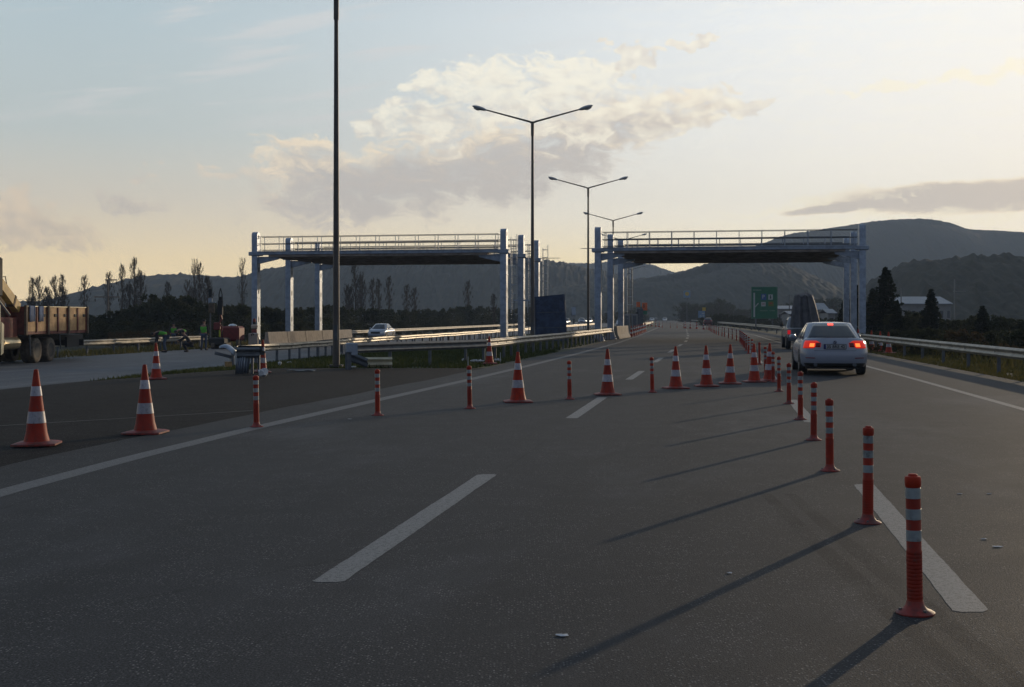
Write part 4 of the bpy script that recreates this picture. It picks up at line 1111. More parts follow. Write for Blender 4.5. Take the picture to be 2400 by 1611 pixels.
# ---------------------------------------------------------------- cars
def rr_pt(y0, y1, hw, r0, r1, a):
    """rounded rectangle outline; a in 0..5 runs rear centre -> corner -> side -> front centre, negative on the left"""
    s_ = 1 if a >= 0 else -1; a = abs(a)
    if a <= 1: x, y = (hw - r0) * a, y0
    elif a <= 2:
        t = (a - 1) * math.pi / 2; x, y = hw - r0 + r0 * math.sin(t), y0 + r0 * (1 - math.cos(t))
    elif a <= 3: x, y = hw, y0 + r0 + (y1 - r1 - y0 - r0) * (a - 2)
    elif a <= 4:
        t = (a - 3) * math.pi / 2; x, y = hw - r1 + r1 * math.cos(t), y1 - r1 + r1 * math.sin(t)
    else: x, y = (hw - r1) * (5 - a), y1
    return x * s_, y
def frange(a, b, n): return [a + (b - a) * i / n for i in range(n + 1)]
class Shell:
    def __init__(s, fn): s.fn = fn                    # fn(a, k) -> Vector
    def nrm(s, a, k, ref):
        e = 0.02; p = s.fn(a, k); u = s.fn(a + e, k) - s.fn(a - e, k); v = s.fn(a, min(1, k + e)) - s.fn(a, max(0, k - e))
        n = u.cross(v); n = n.normalized() if n.length > 1e-9 else Vector((0, 0, 1))
        return n if n.dot(p - ref) > 0 else -n
    def patch(s, name, a0, a1, k0, k1, mats, parent, ref, off=0.006, na=10, nk=4, shape=None):
        m_ = MB(); rows = []
        for j in range(nk + 1):
            k = k0 + (k1 - k0) * j / nk; row = []
            for i in range(na + 1):
                a = a0 + (a1 - a0) * i / na; kk = k
                if shape: aa, kk = shape(i / na, j / nk); a = a0 + (a1 - a0) * aa; kk = k0 + (k1 - k0) * kk
                row.append(s.fn(a, kk) + s.nrm(a, kk, ref) * off)
            rows.append(row)
        m_.grid(rows); o = m_.obj(name, mats, parent, True)
        md = o.modifiers.new('thickness', 'SOLIDIFY'); md.thickness = 0.004; md.offset = 0
        return o
def car(name, paint, L=4.9, W=1.86, H=1.46, clear=0.22, belt=0.93, tail=1.02, hood=0.78, yr=(0.70, 1.40), yf=(3.85, 2.95), roofw=0.56, lights=0, front_lights=0, hatch=False, rc=0.34, plate=None, badge=False, wheel_r=0.33):
    root = empty(name); hw = W / 2
    prof = [(0.0, tail - 0.03), (0.06, tail), (0.5, tail - 0.005), (yr[0], belt + 0.03), (yf[0], belt), (yf[0] + 0.35, hood + 0.08), (L - 0.25, hood - 0.05), (L, hood - 0.18)]
    T = lambda y: interp(prof, min(max(y, 0), L))
    ins = [(0, 0.075), (0.12, 0.02), (0.35, 0.0), (0.62, 0.0), (0.80, 0.028), (0.93, 0.075), (1.0, 0.14)]
    ryc = [(0, 0.10), (0.12, 0.02), (0.45, 0.0), (0.60, 0.03), (0.80, 0.06), (1.0, 0.16)]
    def body(a, k):
        i = interp(ins, k); j = interp(ryc, k)
        x, y = rr_pt(j, L - j * 1.5, hw - i, rc, 0.55, a)
        y += 0.07 * (abs(x) / hw) ** 2 if abs(a) < 2 else 0
        return Vector((x, y, clear + (T(y) - clear) * k))
    B = Shell(body); ref = Vector((0, L / 2, 0.6))
    al = frange(0, 1, 5)[:-1] + frange(1, 2, 6)[:-1] + frange(2, 3, 14)[:-1] + frange(3, 4, 6)[:-1] + frange(4, 5, 4)
    al = [-q for q in al[::-1]][:-1] + al
    m_ = MB(); ks = [0, 0.06, 0.12, 0.25, 0.4, 0.55, 0.68, 0.80, 0.88, 0.94, 1.0]
    rows = [[body(a, k) for a in al] for k in ks]
    for sc_ in (0.93, 0.8, 0.5, 0.2, 0.02):
        row = []
        for a in al:
            p = body(a, 1.0); x, y = p.x * sc_, (p.y - L / 2) * (0.985 if sc_ > 0.9 else (0.5 + sc_ / 2)) + L / 2
            row.append(Vector((x, y, T(y) + 0.022 * (1 - sc_ ** 2))))
        rows.append(row)
    m_.grid(rows); bo = m_.obj('body', M[paint], root, True, angle=50)
    u = MB(); u.box((0, L / 2, clear - 0.01), (W - 0.30, L - 0.5, 0.10)); u.box((0, 0.30, clear - 0.0), (W - 0.5, 0.3, 0.12)); u.obj('underbody', M['black'], root)
    # cabin
    zb = belt - 0.02; zr = H - 0.035; rwb = hw - 0.10
    def cab(a, k):
        e = 1 - (1 - k) ** 1.25 * 1.0
        x, y = rr_pt(yr[0] + (yr[1] - yr[0]) * (k ** 1.15), yf[0] + (yf[1] - yf[0]) * k, rwb + (roofw - rwb) * (k ** 1.25), 0.22 + 0.05 * k, 0.30, a)
        y += (0.10 * (abs(x) / rwb) ** 2) * (1 if abs(a) < 2.0 else 0)
        y -= (0.10 * (abs(x) / rwb) ** 2) * (1 if abs(a) > 3.0 else 0)
        return Vector((x, y, zb + (zr - zb) * k))
    C = Shell(cab); cref = Vector((0, (yr[1] + yf[1]) / 2, zb))
    m_ = MB(); rows = [[cab(a, k) for a in al] for k in frange(0, 1, 8)]
    for sc_ in (0.96, 0.85, 0.6, 0.3, 0.02):
        row = []
        for a in al:
            p = cab(a, 1.0); yc = (yr[1] + yf[1]) / 2
            row.append(Vector((p.x * sc_, (p.y - yc) * sc_ + yc, zr + 0.035 * (1 - sc_ ** 2.4))))
        rows.append(row)
    m_.grid(rows); m_.obj('roof', M[paint], root, True, angle=60)
    C.patch('rear_window', -1.35, 1.35, 0.12, 0.93, M['glass'], root, cref, 0.006, 20, 6)
    C.patch('windscreen', 3.65, 5.0, 0.08, 0.93, M['glass'], root, cref, 0.006, 10, 5); 
    C.patch('windscreen', -5.0, -3.65, 0.08, 0.93, M['glass'], root, cref, 0.006, 10, 5)
    for s_ in (1, -1):
        C.patch('side_window', s_ * 2.02, s_ * 2.44, 0.10, 0.90, M['glass'], root, cref, 0.006, 8, 4)
        C.patch('side_window', s_ * 2.49, s_ * 3.02, 0.10, 0.90, M['glass'], root, cref, 0.006, 8, 4)
    # lamps
    for s_ in (-1, 1):
        k0, k1 = ((tail - 0.28) - clear) / (tail - clear), ((tail - 0.075) - clear) / (tail - clear)
        def tl(i, j): return (i, j if i > 0.35 else (0.15 + (j) * (0.55 + i * 1.28) * 0.9))
        lamp = B.patch('tail_light', s_ * 0.70, s_ * 1.62, k0, k1, M['tail_on'] if lights == 1 else M['tail'], root, ref, 0.008, 14, 5, tl)
        if lights == 1:
            B.patch('brake_led', s_ * 1.02, s_ * 1.24, k0 + (k1 - k0) * 0.18, k0 + (k1 - k0) * 0.62, M['tail_hot'], lamp, ref, 0.014, 6, 3)
            B.patch('reverse_lens', s_ * 0.71, s_ * 0.95, k0 + (k1 - k0) * 0.15, k0 + (k1 - k0) * 0.70, M['tail'], lamp, ref, 0.013, 4, 3)
        B.patch('headlight', s_ * 3.25, s_ * 4.25, 0.60, 0.86, M['head_on'] if front_lights else M['head'], root, ref, 0.008, 10, 4)
        # mirror
        mr = MB(); mr.lathe([(0.02, -0.11), (0.075, -0.07), (0.085, 0.0), (0.07, 0.07), (0.02, 0.10)], 10, c=(s_ * (hw + 0.04), yf[0] - 0.55, belt + 0.06), axis='X'); mr.obj('mirror', M[paint], root, True)
        for y in (0.5 + 0.58, L - 0.88):
            ar = MB(); pts = [Vector((s_ * (hw - 0.035), y + (wheel_r + 0.055) * math.cos(t), wheel_r + (wheel_r + 0.055) * math.sin(t))) for t in [math.pi * i / 14 for i in range(15)]]
            ar.prism([p for p in pts], (s_ * 0.040, 0, 0)); ar.obj('wheel_arch', M['black'], root)
            wr = wheel_r; x1 = s_ * (hw + 0.012); x0 = s_ * (hw - 0.215)
            tm = MB(); tm.lathe([(wr * 0.66, x0), (wr * 0.97, x0), (wr, x0 + s_ * 0.03), (wr, x1 - s_ * 0.04), (wr * 0.965, x1 - s_ * 0.01), (wr * 0.90, x1), (wr * 0.66, x1 - s_ * 0.006)], 28, c=(0, y, wr), axis='X', cap=False)
            ty = tm.obj('wheel', M['black'], root, True, angle=50)
            rm = MB(); rm.lathe([(wr * 0.66, x1 - s_ * 0.012), (wr * 0.60, x1 - s_ * 0.035), (wr * 0.2, x1 - s_ * 0.03), (0.03, x1 - s_ * 0.02)], 20, c=(0, y, wr), axis='X'); 
            for q in range(7):
                t = 2 * math.pi * q / 7; rm.box((x1 - s_ * 0.02, y + wr * 0.4 * math.cos(t), wr + wr * 0.4 * math.sin(t)), (0.02, 0.05, wr * 0.46), rot=Matrix.Rotation(t + math.pi / 2, 3, 'X'))
            rm.obj('rim', M['rim'], ty, True)
    if lights == 1:
        C.patch('high_brake_light', -0.22, 0.22, 0.86, 0.965, mat('lit_high_brake_lamp', (.7, .05, .05), .3, emit=(1.0, 0.09, 0.06), es=2.2), root, cref, 0.012, 6, 2)
        # lower bumper details
        B.patch('bumper_apron', -1.6, 1.6, 0.0, 0.13, M['black'], root, ref, 0.006, 20, 3)
        for s_ in (-1, 1):
            B.patch('reflector', s_ * 0.95, s_ * 1.45, 0.30, 0.325, M['tail'], root, ref, 0.006, 6, 1)
            ex = MB(); ex.cyl((s_ * 0.52, -0.02, clear + 0.06), (s_ * 0.52, 0.2, clear + 0.06), 0.05, None, 14); ex.obj('exhaust_pipe', M['steel_d'], root, True)
        B.patch('boot_seam', -1.0, 1.0, 0.565, 0.572, M['black'], root, ref, 0.004, 16, 1)
        an = MB(); an.prism([(0, 1.42, H - 0.01), (0, 1.60, H - 0.005), (0, 1.44, H + 0.055)], (0.02, 0, 0)); an.obj('roof_antenna', M['glass'], root)
    if plate:
        zk = tail - 0.235; y_ = 0.02
        pm = MB(); pm.box((0, y_, zk), (0.60, 0.02, 0.14), ch=0.004); pr = pm.obj('number_plate', M['black'], root)
        pm = MB(); pm.box((0.02, y_ - 0.012, zk), (0.53, 0.006, 0.112)); pm.obj('plate_face', M['plate'], pr)
        pm = MB(); pm.box((-0.265, y_ - 0.013, zk), (0.04, 0.008, 0.112)); pm.obj('plate_band', M['plateblue'], pr)
        text(plate, (0.02, y_ - 0.018, zk - 0.002), 0.115, M['ink'], pr, 'plate_lettering', bold=True)
    if badge:
        bm_ = MB(); bm_.cyl((0, 0.075, tail - 0.11), (0, 0.02, tail - 0.11), 0.042, 0.042, 20); bd = bm_.obj('badge', M['badge'], root, True)
        q_ = MB()
        for t0 in (0, math.pi):
            q_.prism([(0, 0.019, tail - 0.11)] + [(0.030 * math.cos(t0 + t), 0.019, tail - 0.11 + 0.030 * math.sin(t0 + t)) for t in [math.pi / 2 * i / 6 for i in range(7)]], (0, -0.003, 0))
        q_.obj('badge_quarters', M['chrome'], bd)
    return root
# white saloon braking in the right lane
p = G(1948, 877)
w1 = car('white_saloon', 'white_car', 4.9, 1.80, 1.47, 0.24, 0.96, 1.03, 0.80, (0.75, 1.55), (3.80, 2.80), 0.585, lights=1, plate='35 BRE 42', badge=True)
w1.location = (p.x - 0.16, p.y - 1.08, 0); w1.rotation_euler[2] = -math.atan(0.158)
tag(w1, 'white saloon seen from behind with its brake lights lit, right of the orange posts', 'car')
# oncoming and far cars
c2 = car('oncoming_saloon', 'white_car', 4.5, 1.76, 1.45, 0.2, 0.93, 0.98, 0.80, (0.8, 1.4), (3.5, 2.7), 0.55, front_lights=0)
m_ = MB(); m_.box((0, 4.47, 0.58), (0.9, 0.06, 0.16), ch=0.02); m_.obj('grille', M['black'], c2)
q = AT(886, 122); c2.location = (q.x + 0.5, q.y + 4.3, q.z); c2.rotation_euler[2] = math.pi - math.atan(0.17)
tag(c2, 'white saloon coming towards us on the opposite carriageway under the left gantry', 'car')
c3 = car('red_hatchback', 'red_car', 4.0, 1.72, 1.52, 0.24, 0.95, 1.10, 0.85, (0.25, 0.75), (3.3, 2.5), 0.57)
q = G(1659.5, 763.6); c3.location = (q.x, q.y, 0); c3.rotation_euler[2] = head(q.y); tag(c3, 'dark red hatchback driving away near the far right rail', 'car')
M['pale_car'] = mat('pale_car_paint', (0.68, 0.68, 0.70), 0.25)
c4 = car('silver_saloon', 'pale_car', 4.4, 1.80, 1.50, front_lights=0)
q = AT(1558, 520); c4.location = (q.x, q.y, 0); c4.rotation_euler[2] = math.pi + head(q.y); tag(c4, 'small silver car far ahead at the road bend, right of two other cars', 'car')
c = copytree(c4, AT(1526.5, 540), math.pi + head(540) + 0.1, label='tiny pale car far ahead, the left one of the pair at the bend'); c['category'] = 'car'
c5 = car('grey_hatchback', 'grey_car', 4.1, 1.74, 1.5)
q = AT(1536, 600); c5.location = q; c5.rotation_euler[2] = head(600); tag(c5, 'tiny dark car far ahead, the right one of the pair at the bend', 'car')
c = copytree(c2, AT(1365, 335), math.pi + head(335)); c.location.z = 0; tag(c, 'small white car far off on the opposite carriageway, seen left of a lamp pole', 'car')
c6 = car('dark_oncoming_car', 'grey_car', 4.3, 1.76, 1.5, front_lights=1)
c6.location = AT(1382, 330); c6.rotation_euler[2] = math.pi + head(335); tag(c6, 'far oncoming car with bright headlamps just right of the lamp pole', 'car')
c = copytree(c6, AT(1329, 300), math.pi + head(300)); tag(c, 'far dark oncoming car emerging from behind the blue covered booth', 'car')
c = copytree(c2, AT(1459, 210), math.pi + head(210)); c.location.z = 0; tag(c, 'far white vehicle glimpsed left of the grey site cabins', 'car')

# ---------------------------------------------------------------- pickup with a sheeted load
t = empty('pickup_truck'); q = G(1888, 820); t.location = (q.x, q.y, 0); t.rotation_euler[2] = -math.atan(0.15)
tag(t, 'light grey pickup with a red tail lamp driving ahead of the white saloon', 'pickup truck')
m_ = MB()
m_.prism([(-0.88, 0, 0.55), (-0.88, 5.1, 0.55), (-0.88, 5.1, 0.85), (-0.88, 4.0, 1.05), (-0.88, 3.55, 1.08), (-0.88, 1.6, 1.08), (-0.88, 0, 1.08)], (1.76, 0, 0)); o = m_.obj('body', M['silver_car'], t)
bv = o.modifiers.new('bevel', 'BEVEL'); bv.width = 0.06; bv.segments = 3
m_ = MB(); rows = []
for z, y0, y1, ww in ((1.05, 1.75, 3.75, 0.84), (1.25, 1.80, 3.60, 0.80), (1.45, 1.88, 3.35, 0.74), (1.60, 2.0, 3.1, 0.66), (1.66, 2.2, 2.9, 0.45), (1.67, 2.5, 2.6, 0.05)):
    rows.append([rr_pt(y0, y1, ww, 0.15, 0.2, a) + (z,) for a in [-5 + 0.25 * i for i in range(41)]])
m_.grid(rows); m_.obj('cab', M['silver_car'], t, True, angle=50)
for s_ in (-1, 1):
    m_ = MB(); m_.prism([(s_ * 0.815, 1.95, 1.16), (s_ * 0.815, 3.45, 1.16), (s_ * 0.765, 3.1, 1.48), (s_ * 0.765, 2.05, 1.48)], (s_ * 0.012, 0, 0)); m_.obj('side_window', M['glass'], t)
    m_ = MB(); m_.box((s_ * 0.80, -0.01, 0.86), (0.14, 0.05, 0.20), ch=0.015); m_.obj('tail_light', mat('dim_tail_lamp', (0.5, 0.01, 0.02), 0.3, emit=(1, 0.02, 0.03), es=0.35) if s_ < 0 else M['tail'], t)
    m_ = MB(); m_.lathe([(0.03, -0.10), (0.09, -0.05), (0.1, 0.05), (0.03, 0.1)], 10, c=(s_ * 0.98, 3.2, 1.2), axis='X'); m_.obj('mirror', M['black'], t, True)
    for y in (1.05, 4.25):
        m_ = MB(); m_.lathe([(0.22, s_ * 0.66), (0.35, s_ * 0.66), (0.36, s_ * 0.70), (0.36, s_ * 0.86), (0.34, s_ * 0.90), (0.22, s_ * 0.89)], 22, c=(0, y, 0.36), axis='X', cap=False); wl = m_.obj('wheel', M['black'], t, True)
        m_ = MB(); m_.lathe([(0.22, s_ * 0.885), (0.05, s_ * 0.87)], 16, c=(0, y, 0.36), axis='X'); m_.obj('rim', M['rim'], wl, True)
m_ = MB(); m_.box((0, -0.04, 0.52), (1.7, 0.10, 0.20), ch=0.03); m_.obj('bumper', M['steel_d'], t)
m_ = MB(); m_.box((0, -0.015, 0.86), (1.3, 0.02, 0.36), ch=0.005); m_.obj('tailgate', M['steel_d'], t)
m_ = MB(); rows = []          # sheeted load: steep folds gathered to a leaning peak
for j in range(10):
    f = j / 9; z = 0.95 + 1.72 * f; row = []
    for k in range(41):
        a = 2 * math.pi * (k % 40) / 40; wv = 1 + 0.10 * math.sin(k % 40 * 2.4) * (1 - 0.3 * f)
        rx = (0.70 - 0.26 * f ** 1.6) * wv; ry = (0.95 - 0.3 * f) * wv
        row.append((rx * math.cos(a) - 0.12 * f + 0.10, 0.95 + ry * math.sin(a), z + 0.06 * math.sin(k % 40 * 1.3) * f))
    rows.append(row)
m_.grid(rows); m_.add([(0.12, 0.95, 2.85)] + rows[-1][:40], [(0, i + 1, (i + 1) % 40 + 1) for i in range(40)])
o = m_.obj('sheeted_load', M['greytarp'], None, True, t.location, t.rotation_euler[2], angle=70); tag(o, 'tall load under folded grey tarpaulin standing on the pickup', 'tarpaulin load')

# ---------------------------------------------------------------- flatbed truck with crane
def planks():
    m = bpy.data.materials.new('sunlit_board_side'); m.use_nodes = True; t_ = m.node_tree; p = t_.nodes['Principled BSDF']
    tcn = t_.nodes.new('ShaderNodeTexCoord'); sp = t_.nodes.new('ShaderNodeSeparateXYZ'); t_.links.new(tcn.outputs['Object'], sp.inputs[0])
    z = E(t_, sp.outputs[2]); ln = ((z * 16.0)._op('FRACT')).smin(0.0, 0.18)
    n = noise(t_, tcn.outputs['Object'], 3.0, 5.0, 0.6)
    c = mixc(t_, n.smin(0.3, 0.7), (0.62, 0.38, 0.16), (0.42, 0.22, 0.09)); c = mixc(t_, ln, (0.08, 0.05, 0.03), c)
    t_.links.new(c, p.inputs['Base Color']); p.inputs['Roughness'].default_value = 0.7; return m
M['planks'] = planks()
t = empty('crane_truck', (-21.35, 56.1, h(-21.35, 56.1)), R(-1.5)); tag(t, 'old three axle truck with wooden dropside bed and yellow loading crane at the left edge', 'truck')
# local frame: +y to the rear of the truck (away from us), +x the flank we see; bed from y=0 to 8
L = 7.5; z0, z1 = 1.42, 2.52
m_ = MB(); m_.box((-1.2, L / 2, z0 - 0.06), (2.4, L, 0.14)); m_.obj('bed_floor', M['redpaint'], t)
for x, nm in ((-0.02, 'side_board'), (-2.38, 'side_board')):
    for i in range(3):
        a, b = L * i / 3 + 0.06, L * (i + 1) / 3 - 0.06
        m_ = MB(); m_.box((x, (a + b) / 2, (z0 + z1) / 2), (0.05, b - a, z1 - z0), ch=0.008); sb = m_.obj('side_board', M['planks'], t)
        m_ = MB()
        for f in (0.0, 0.5, 1.0): m_.box((x + 0.045, a + (b - a) * f, (z0 + z1) / 2 - 0.03), (0.06, 0.13, z1 - z0 + 0.02))
        m_.obj('upright_strap', M['redpaint'], sb)
        m_ = MB()
        for f in (0.25, 0.75): m_.box((x + 0.04, a + (b - a) * f + 0.3, z0 + 0.72), (0.05, 0.28, 0.13))
        m_.obj('latch', M['black'], sb)
for i in range(4):
    m_ = MB(); m_.box((0.05, L * i / 3, (z0 + z1) / 2 - 0.05), (0.10, 0.16, z1 - z0 + 0.22)); m_.obj('stake', M['dust'], t)
m_ = MB(); m_.box((0.03, L / 2, z1 + 0.015), (0.05, L, 0.03)); m_.obj('top_rail', M['beam_y'], t)
for y, nm in ((0.02, 'headboard'), (L - 0.02, 'tailboard')):
    m_ = MB(); m_.box((-1.2, y, (z0 + z1) / 2), (2.36, 0.06, z1 - z0)); m_.obj(nm, M['redpaint'], t)
for y, w_ in ((0.62, 0.62), (1.62, 0.52)):
    m_ = MB(); rows = [[(0.09 + 0.02 * math.sin(k * 2.2), y - w_ / 2 + w_ * k / 10, z) for k in range(11)] for z in (z1 - 0.66, z1 - 0.3, z1 + 0.03)]
    rows.append([(-0.35, y - w_ / 2 + w_ * k / 10, z1 + 0.05) for k in range(11)]); m_.grid(rows); o = m_.obj('hanging_cloth', M['bluecloth'], t, True); md = o.modifiers.new('thickness', 'SOLIDIFY'); md.thickness = 0.012
m_ = MB(); m_.box((-1.2, 2.6, 1.08), (0.9, 13.0, 0.26)); m_.obj('chassis', M['black'], t)
for y in (1.55, 3.15, -3.3):
    for s_, xs in ((1, -0.06), (-1, -2.34)):
        xo, xi = xs, xs - s_ * 0.34 - (0.25 * s_ if y > 0 else 0)
        m_ = MB(); m_.lathe([(0.30, xi), (0.53, xi), (0.56, xi + s_ * 0.05), (0.56, xo - s_ * 0.07), (0.535, xo - s_ * 0.02), (0.46, xo), (0.33, xo - s_ * 0.01)], 30, c=(0, y, 0.56), axis='X', cap=False)
        wl = m_.obj('wheel', M['tyre'], t, True, angle=50)
        m_ = MB(); m_.lathe([(0.34, xo - s_ * 0.015), (0.30, xo - s_ * (0.12 if y > 0 else 0.02)), (0.14, xo - s_ * (0.14 if y > 0 else 0.0)), (0.12, xo - s_ * 0.02), (0.02, xo - s_ * 0.01)], 22, c=(0, y, 0.56), axis='X'); m_.obj('rim', M['black'] if y > 0 else M['dust'], wl, True)
m_ = MB(); 
m_.tube([(-0.05, 0.75, 0.35), (-0.05, 0.62, 1.3)], 0.03, 6); m_.tube([(-0.05, 4.3, 0.55), (-0.05, 4.1, 1.35)], 0.03, 6); m_.obj('mudguard_stay', M['steel_d'], t)
m_ = MB(); m_.box((-0.30, 6.4, 0.85), (0.10, 1.6, 0.5)); m_.obj('side_guard', M['black'], t)
m_ = MB(); m_.box((-1.2, L - 0.1, 0.80), (2.2, 0.1, 0.30)); m_.obj('rear_bumper', M['black'], t)
m_ = MB(); rows = [[(-0.36 + 0.30 * math.cos(a), y, 0.93 + 0.28 * math.sin(a)) for a in [2 * math.pi * i / 16 for i in range(17)]] for y in (-1.9, -1.85, -1.2, -1.19, -0.9, -0.89, -0.3, -0.25)]
m_.grid(rows); m_.obj('fuel_tank', mat('dusty_polished_tank', (0.42, 0.34, 0.20), 0.32, 0.7, 0.2, 4), t, True)
m_ = MB(); m_.box((-1.2, -1.2, 1.55), (1.9, 2.0, 1.0), ch=0.04); m_.obj('crane_base', M['redpaint'], t)
m_ = MB(); m_.box((-1.0, -0.7, 2.4), (0.6, 0.6, 1.1)); m_.obj('crane_column', M['dust'], t)
a, b = Vector((-0.3, -0.15, 2.45)), Vector((-0.3, -2.1, 3.55)); d = (b - a); ang = math.atan2(d.z, d.y)
m_ = MB(); m_.box((a + b) / 2, (0.30, d.length, 0.42), rot=Matrix.Rotation(ang, 3, 'X')); bo = m_.obj('crane_boom', M['yellow'], t)
m_ = MB(); m_.box((a * 0.72 + b * 0.28), (0.34, 0.14, 0.50), rot=Matrix.Rotation(ang, 3, 'X')); m_.obj('boom_clamp', M['dust'], bo)
m_ = MB(); m_.cyl((-0.3, -0.95, 2.15), (-0.3, -2.2, 2.85), 0.07, 0.07, 10); m_.obj('hydraulic_ram', M['chrome'], t, True)
m_ = MB(); m_.tube([(-0.25, -1.9, 3.3), (-0.25, -1.85, 3.75), (-0.25, -1.45, 3.8), (-0.25, -1.3, 3.45)], 0.02, 6); m_.obj('hydraulic_hose', M['black'], t)
m_ = MB(); m_.box((-0.3, -2.25, 3.75), (0.36, 0.45, 1.7), ch=0.08); m_.obj('crane_head', M['black'], t)
m_ = MB(); m_.box((-1.2, -3.4, 1.75), (2.3, 2.0, 1.9), ch=0.14); cb = m_.obj('cab', M['cream'], t)
m_ = MB(); m_.box((-0.02, -3.5, 2.2), (0.03, 1.0, 0.6), ch=0.01); m_.box((-1.2, -4.41, 2.2), (2.0, 0.03, 0.7)); m_.obj('window', M['glass'], cb)
m_ = MB(); m_.prism([(-0.02, -2.4, 0.45), (-0.02, -2.15, 0.55), (-0.02, -2.1, 1.75), (-0.02, -2.35, 1.85)], (-0.35, 0, 0)); m_.obj('rear_fender', M['cream'], cb)
m_ = MB(); m_.box((-1.2, -4.5, 0.8), (2.4, 0.2, 0.4), ch=0.04); m_.obj('front_bumper', M['steel_d'], cb)

# ---------------------------------------------------------------- people
def skin(name, verts, edges, radii, material, parent, sub=1):
    me = bpy.data.meshes.new(name); me.from_pydata(verts, edges, []); me.materials.append(material)
    o = bpy.data.objects.new(name, me); col.objects.link(o)
    if parent: o.parent = parent
    m = o.modifiers.new('skin', 'SKIN'); m.use_smooth_shade = True
    for i, v in enumerate(me.skin_vertices[0].data):
        r_ = radii[i]; v.radius = r_ if isinstance(r_, tuple) else (r_, r_); v.use_root = (i == 0)
    s_ = o.modifiers.new('sub', 'SUBSURF'); s_.levels = sub; s_.render_levels = sub
    return o
def person(label, J, loc, rz, vest=True, trousers='jeans'):
    root = empty('person', loc, rz); tag(root, label, 'worker', 'workers by the far guard rail'); root.scale = (1.08,) * 3
    n = ['pelvis', 'waist', 'chest', 'neck', 'head', 'top', 'shl', 'ell', 'wrl', 'hal', 'shr', 'elr', 'wrr', 'har', 'hpl', 'knl', 'anl', 'tol', 'hpr', 'knr', 'anr', 'tor']
    rad = dict(pelvis=(.16, .12), waist=(.145, .11), chest=(.18, .12), neck=.055, head=(.085, .10), top=(.07, .08), shl=.065, ell=.045, wrl=.032, hal=(.02, .045), shr=.065, elr=.045, wrr=.032, har=(.02, .045),
               hpl=.09, knl=.062, anl=.045, tol=(.045, .03), hpr=.09, knr=.062, anr=.045, tor=(.045, .03))
    E_ = [('pelvis', 'waist'), ('waist', 'chest'), ('chest', 'neck'), ('neck', 'head'), ('head', 'top'), ('chest', 'shl'), ('shl', 'ell'), ('ell', 'wrl'), ('wrl', 'hal'), ('chest', 'shr'), ('shr', 'elr'), ('elr', 'wrr'), ('wrr', 'har'),
          ('pelvis', 'hpl'), ('hpl', 'knl'), ('knl', 'anl'), ('anl', 'tol'), ('pelvis', 'hpr'), ('hpr', 'knr'), ('knr', 'anr'), ('anr', 'tor')]
    V = [J[k] for k in n]; ix = {k: i for i, k in enumerate(n)}
    skin('body', V, [(ix[a], ix[b]) for a, b in E_], [rad[k] for k in n], M['skin'], root)
    def sub(name, keys, es, mt, g):
        vv = [J[k] for k in keys]; ii = {k: i for i, k in enumerate(keys)}
        skin(name, vv, [(ii[a], ii[b]) for a, b in es], [tuple(q + g for q in rad[k]) if isinstance(rad[k], tuple) else rad[k] + g for k in keys], mt, root)
    sub('trousers', ['pelvis', 'hpl', 'knl', 'anl', 'hpr', 'knr', 'anr'], [('pelvis', 'hpl'), ('hpl', 'knl'), ('knl', 'anl'), ('pelvis', 'hpr'), ('hpr', 'knr'), ('knr', 'anr')], M[trousers], 0.014)
    sub('jacket', ['chest', 'waist', 'pelvis', 'shl', 'ell', 'wrl', 'shr', 'elr', 'wrr'], [('chest', 'waist'), ('waist', 'pelvis'), ('chest', 'shl'), ('shl', 'ell'), ('ell', 'wrl'), ('chest', 'shr'), ('shr', 'elr'), ('elr', 'wrr')], M['cloth_dark'], 0.012)
    if vest: sub('vest', ['chest', 'waist', 'pelvis', 'shl', 'shr'], [('chest', 'waist'), ('waist', 'pelvis'), ('chest', 'shl'), ('chest', 'shr')], M['hiviz'], 0.032)
    hd = Vector(J['head']); tp = Vector(J['top'])
    m_ = MB(); c0 = (hd + tp) / 2 + Vector((0, 0.015, 0.02)); m_.lathe([(0.02, 0.115), (0.07, 0.10), (0.102, 0.04), (0.105, -0.01), (0.09, -0.02)], 14, c=c0); m_.obj('hair', M['hair'], root, True)
    # face and boots
    for nm, k in (('boot', 'tol'), ('boot', 'tor')):
        a = Vector(J[k]); b = Vector(J['an' + k[2]]); m_ = MB(); m_.tube([b + Vector((0, 0, 0.02)), b + Vector((0, 0, -0.05)), (a + b) / 2 + Vector((0, 0, -0.03)), a + Vector((0, 0, -0.01))], [0.055, 0.058, 0.056, 0.045], 10); m_.obj(nm, M['black'], root, True)
    return root
stand = dict(pelvis=(0, 0, .95), waist=(0, .01, 1.10), chest=(0, 0, 1.33), neck=(0, 0, 1.50), head=(0, -.01, 1.60), top=(0, -.01, 1.72), shl=(-.20, 0, 1.42), ell=(-.27, .02, 1.14), wrl=(-.22, -.12, .95), hal=(-.21, -.16, .87),
             shr=(.20, 0, 1.42), elr=(.29, .0, 1.15), wrr=(.33, -.12, .96), har=(.34, -.17, .88), hpl=(-.10, 0, .88), knl=(-.12, -.02, .50), anl=(-.13, .02, .09), tol=(-.15, -.15, .04), hpr=(.10, 0, .88), knr=(.13, -.03, .50), anr=(.16, .02, .09), tor=(.19, -.14, .04))
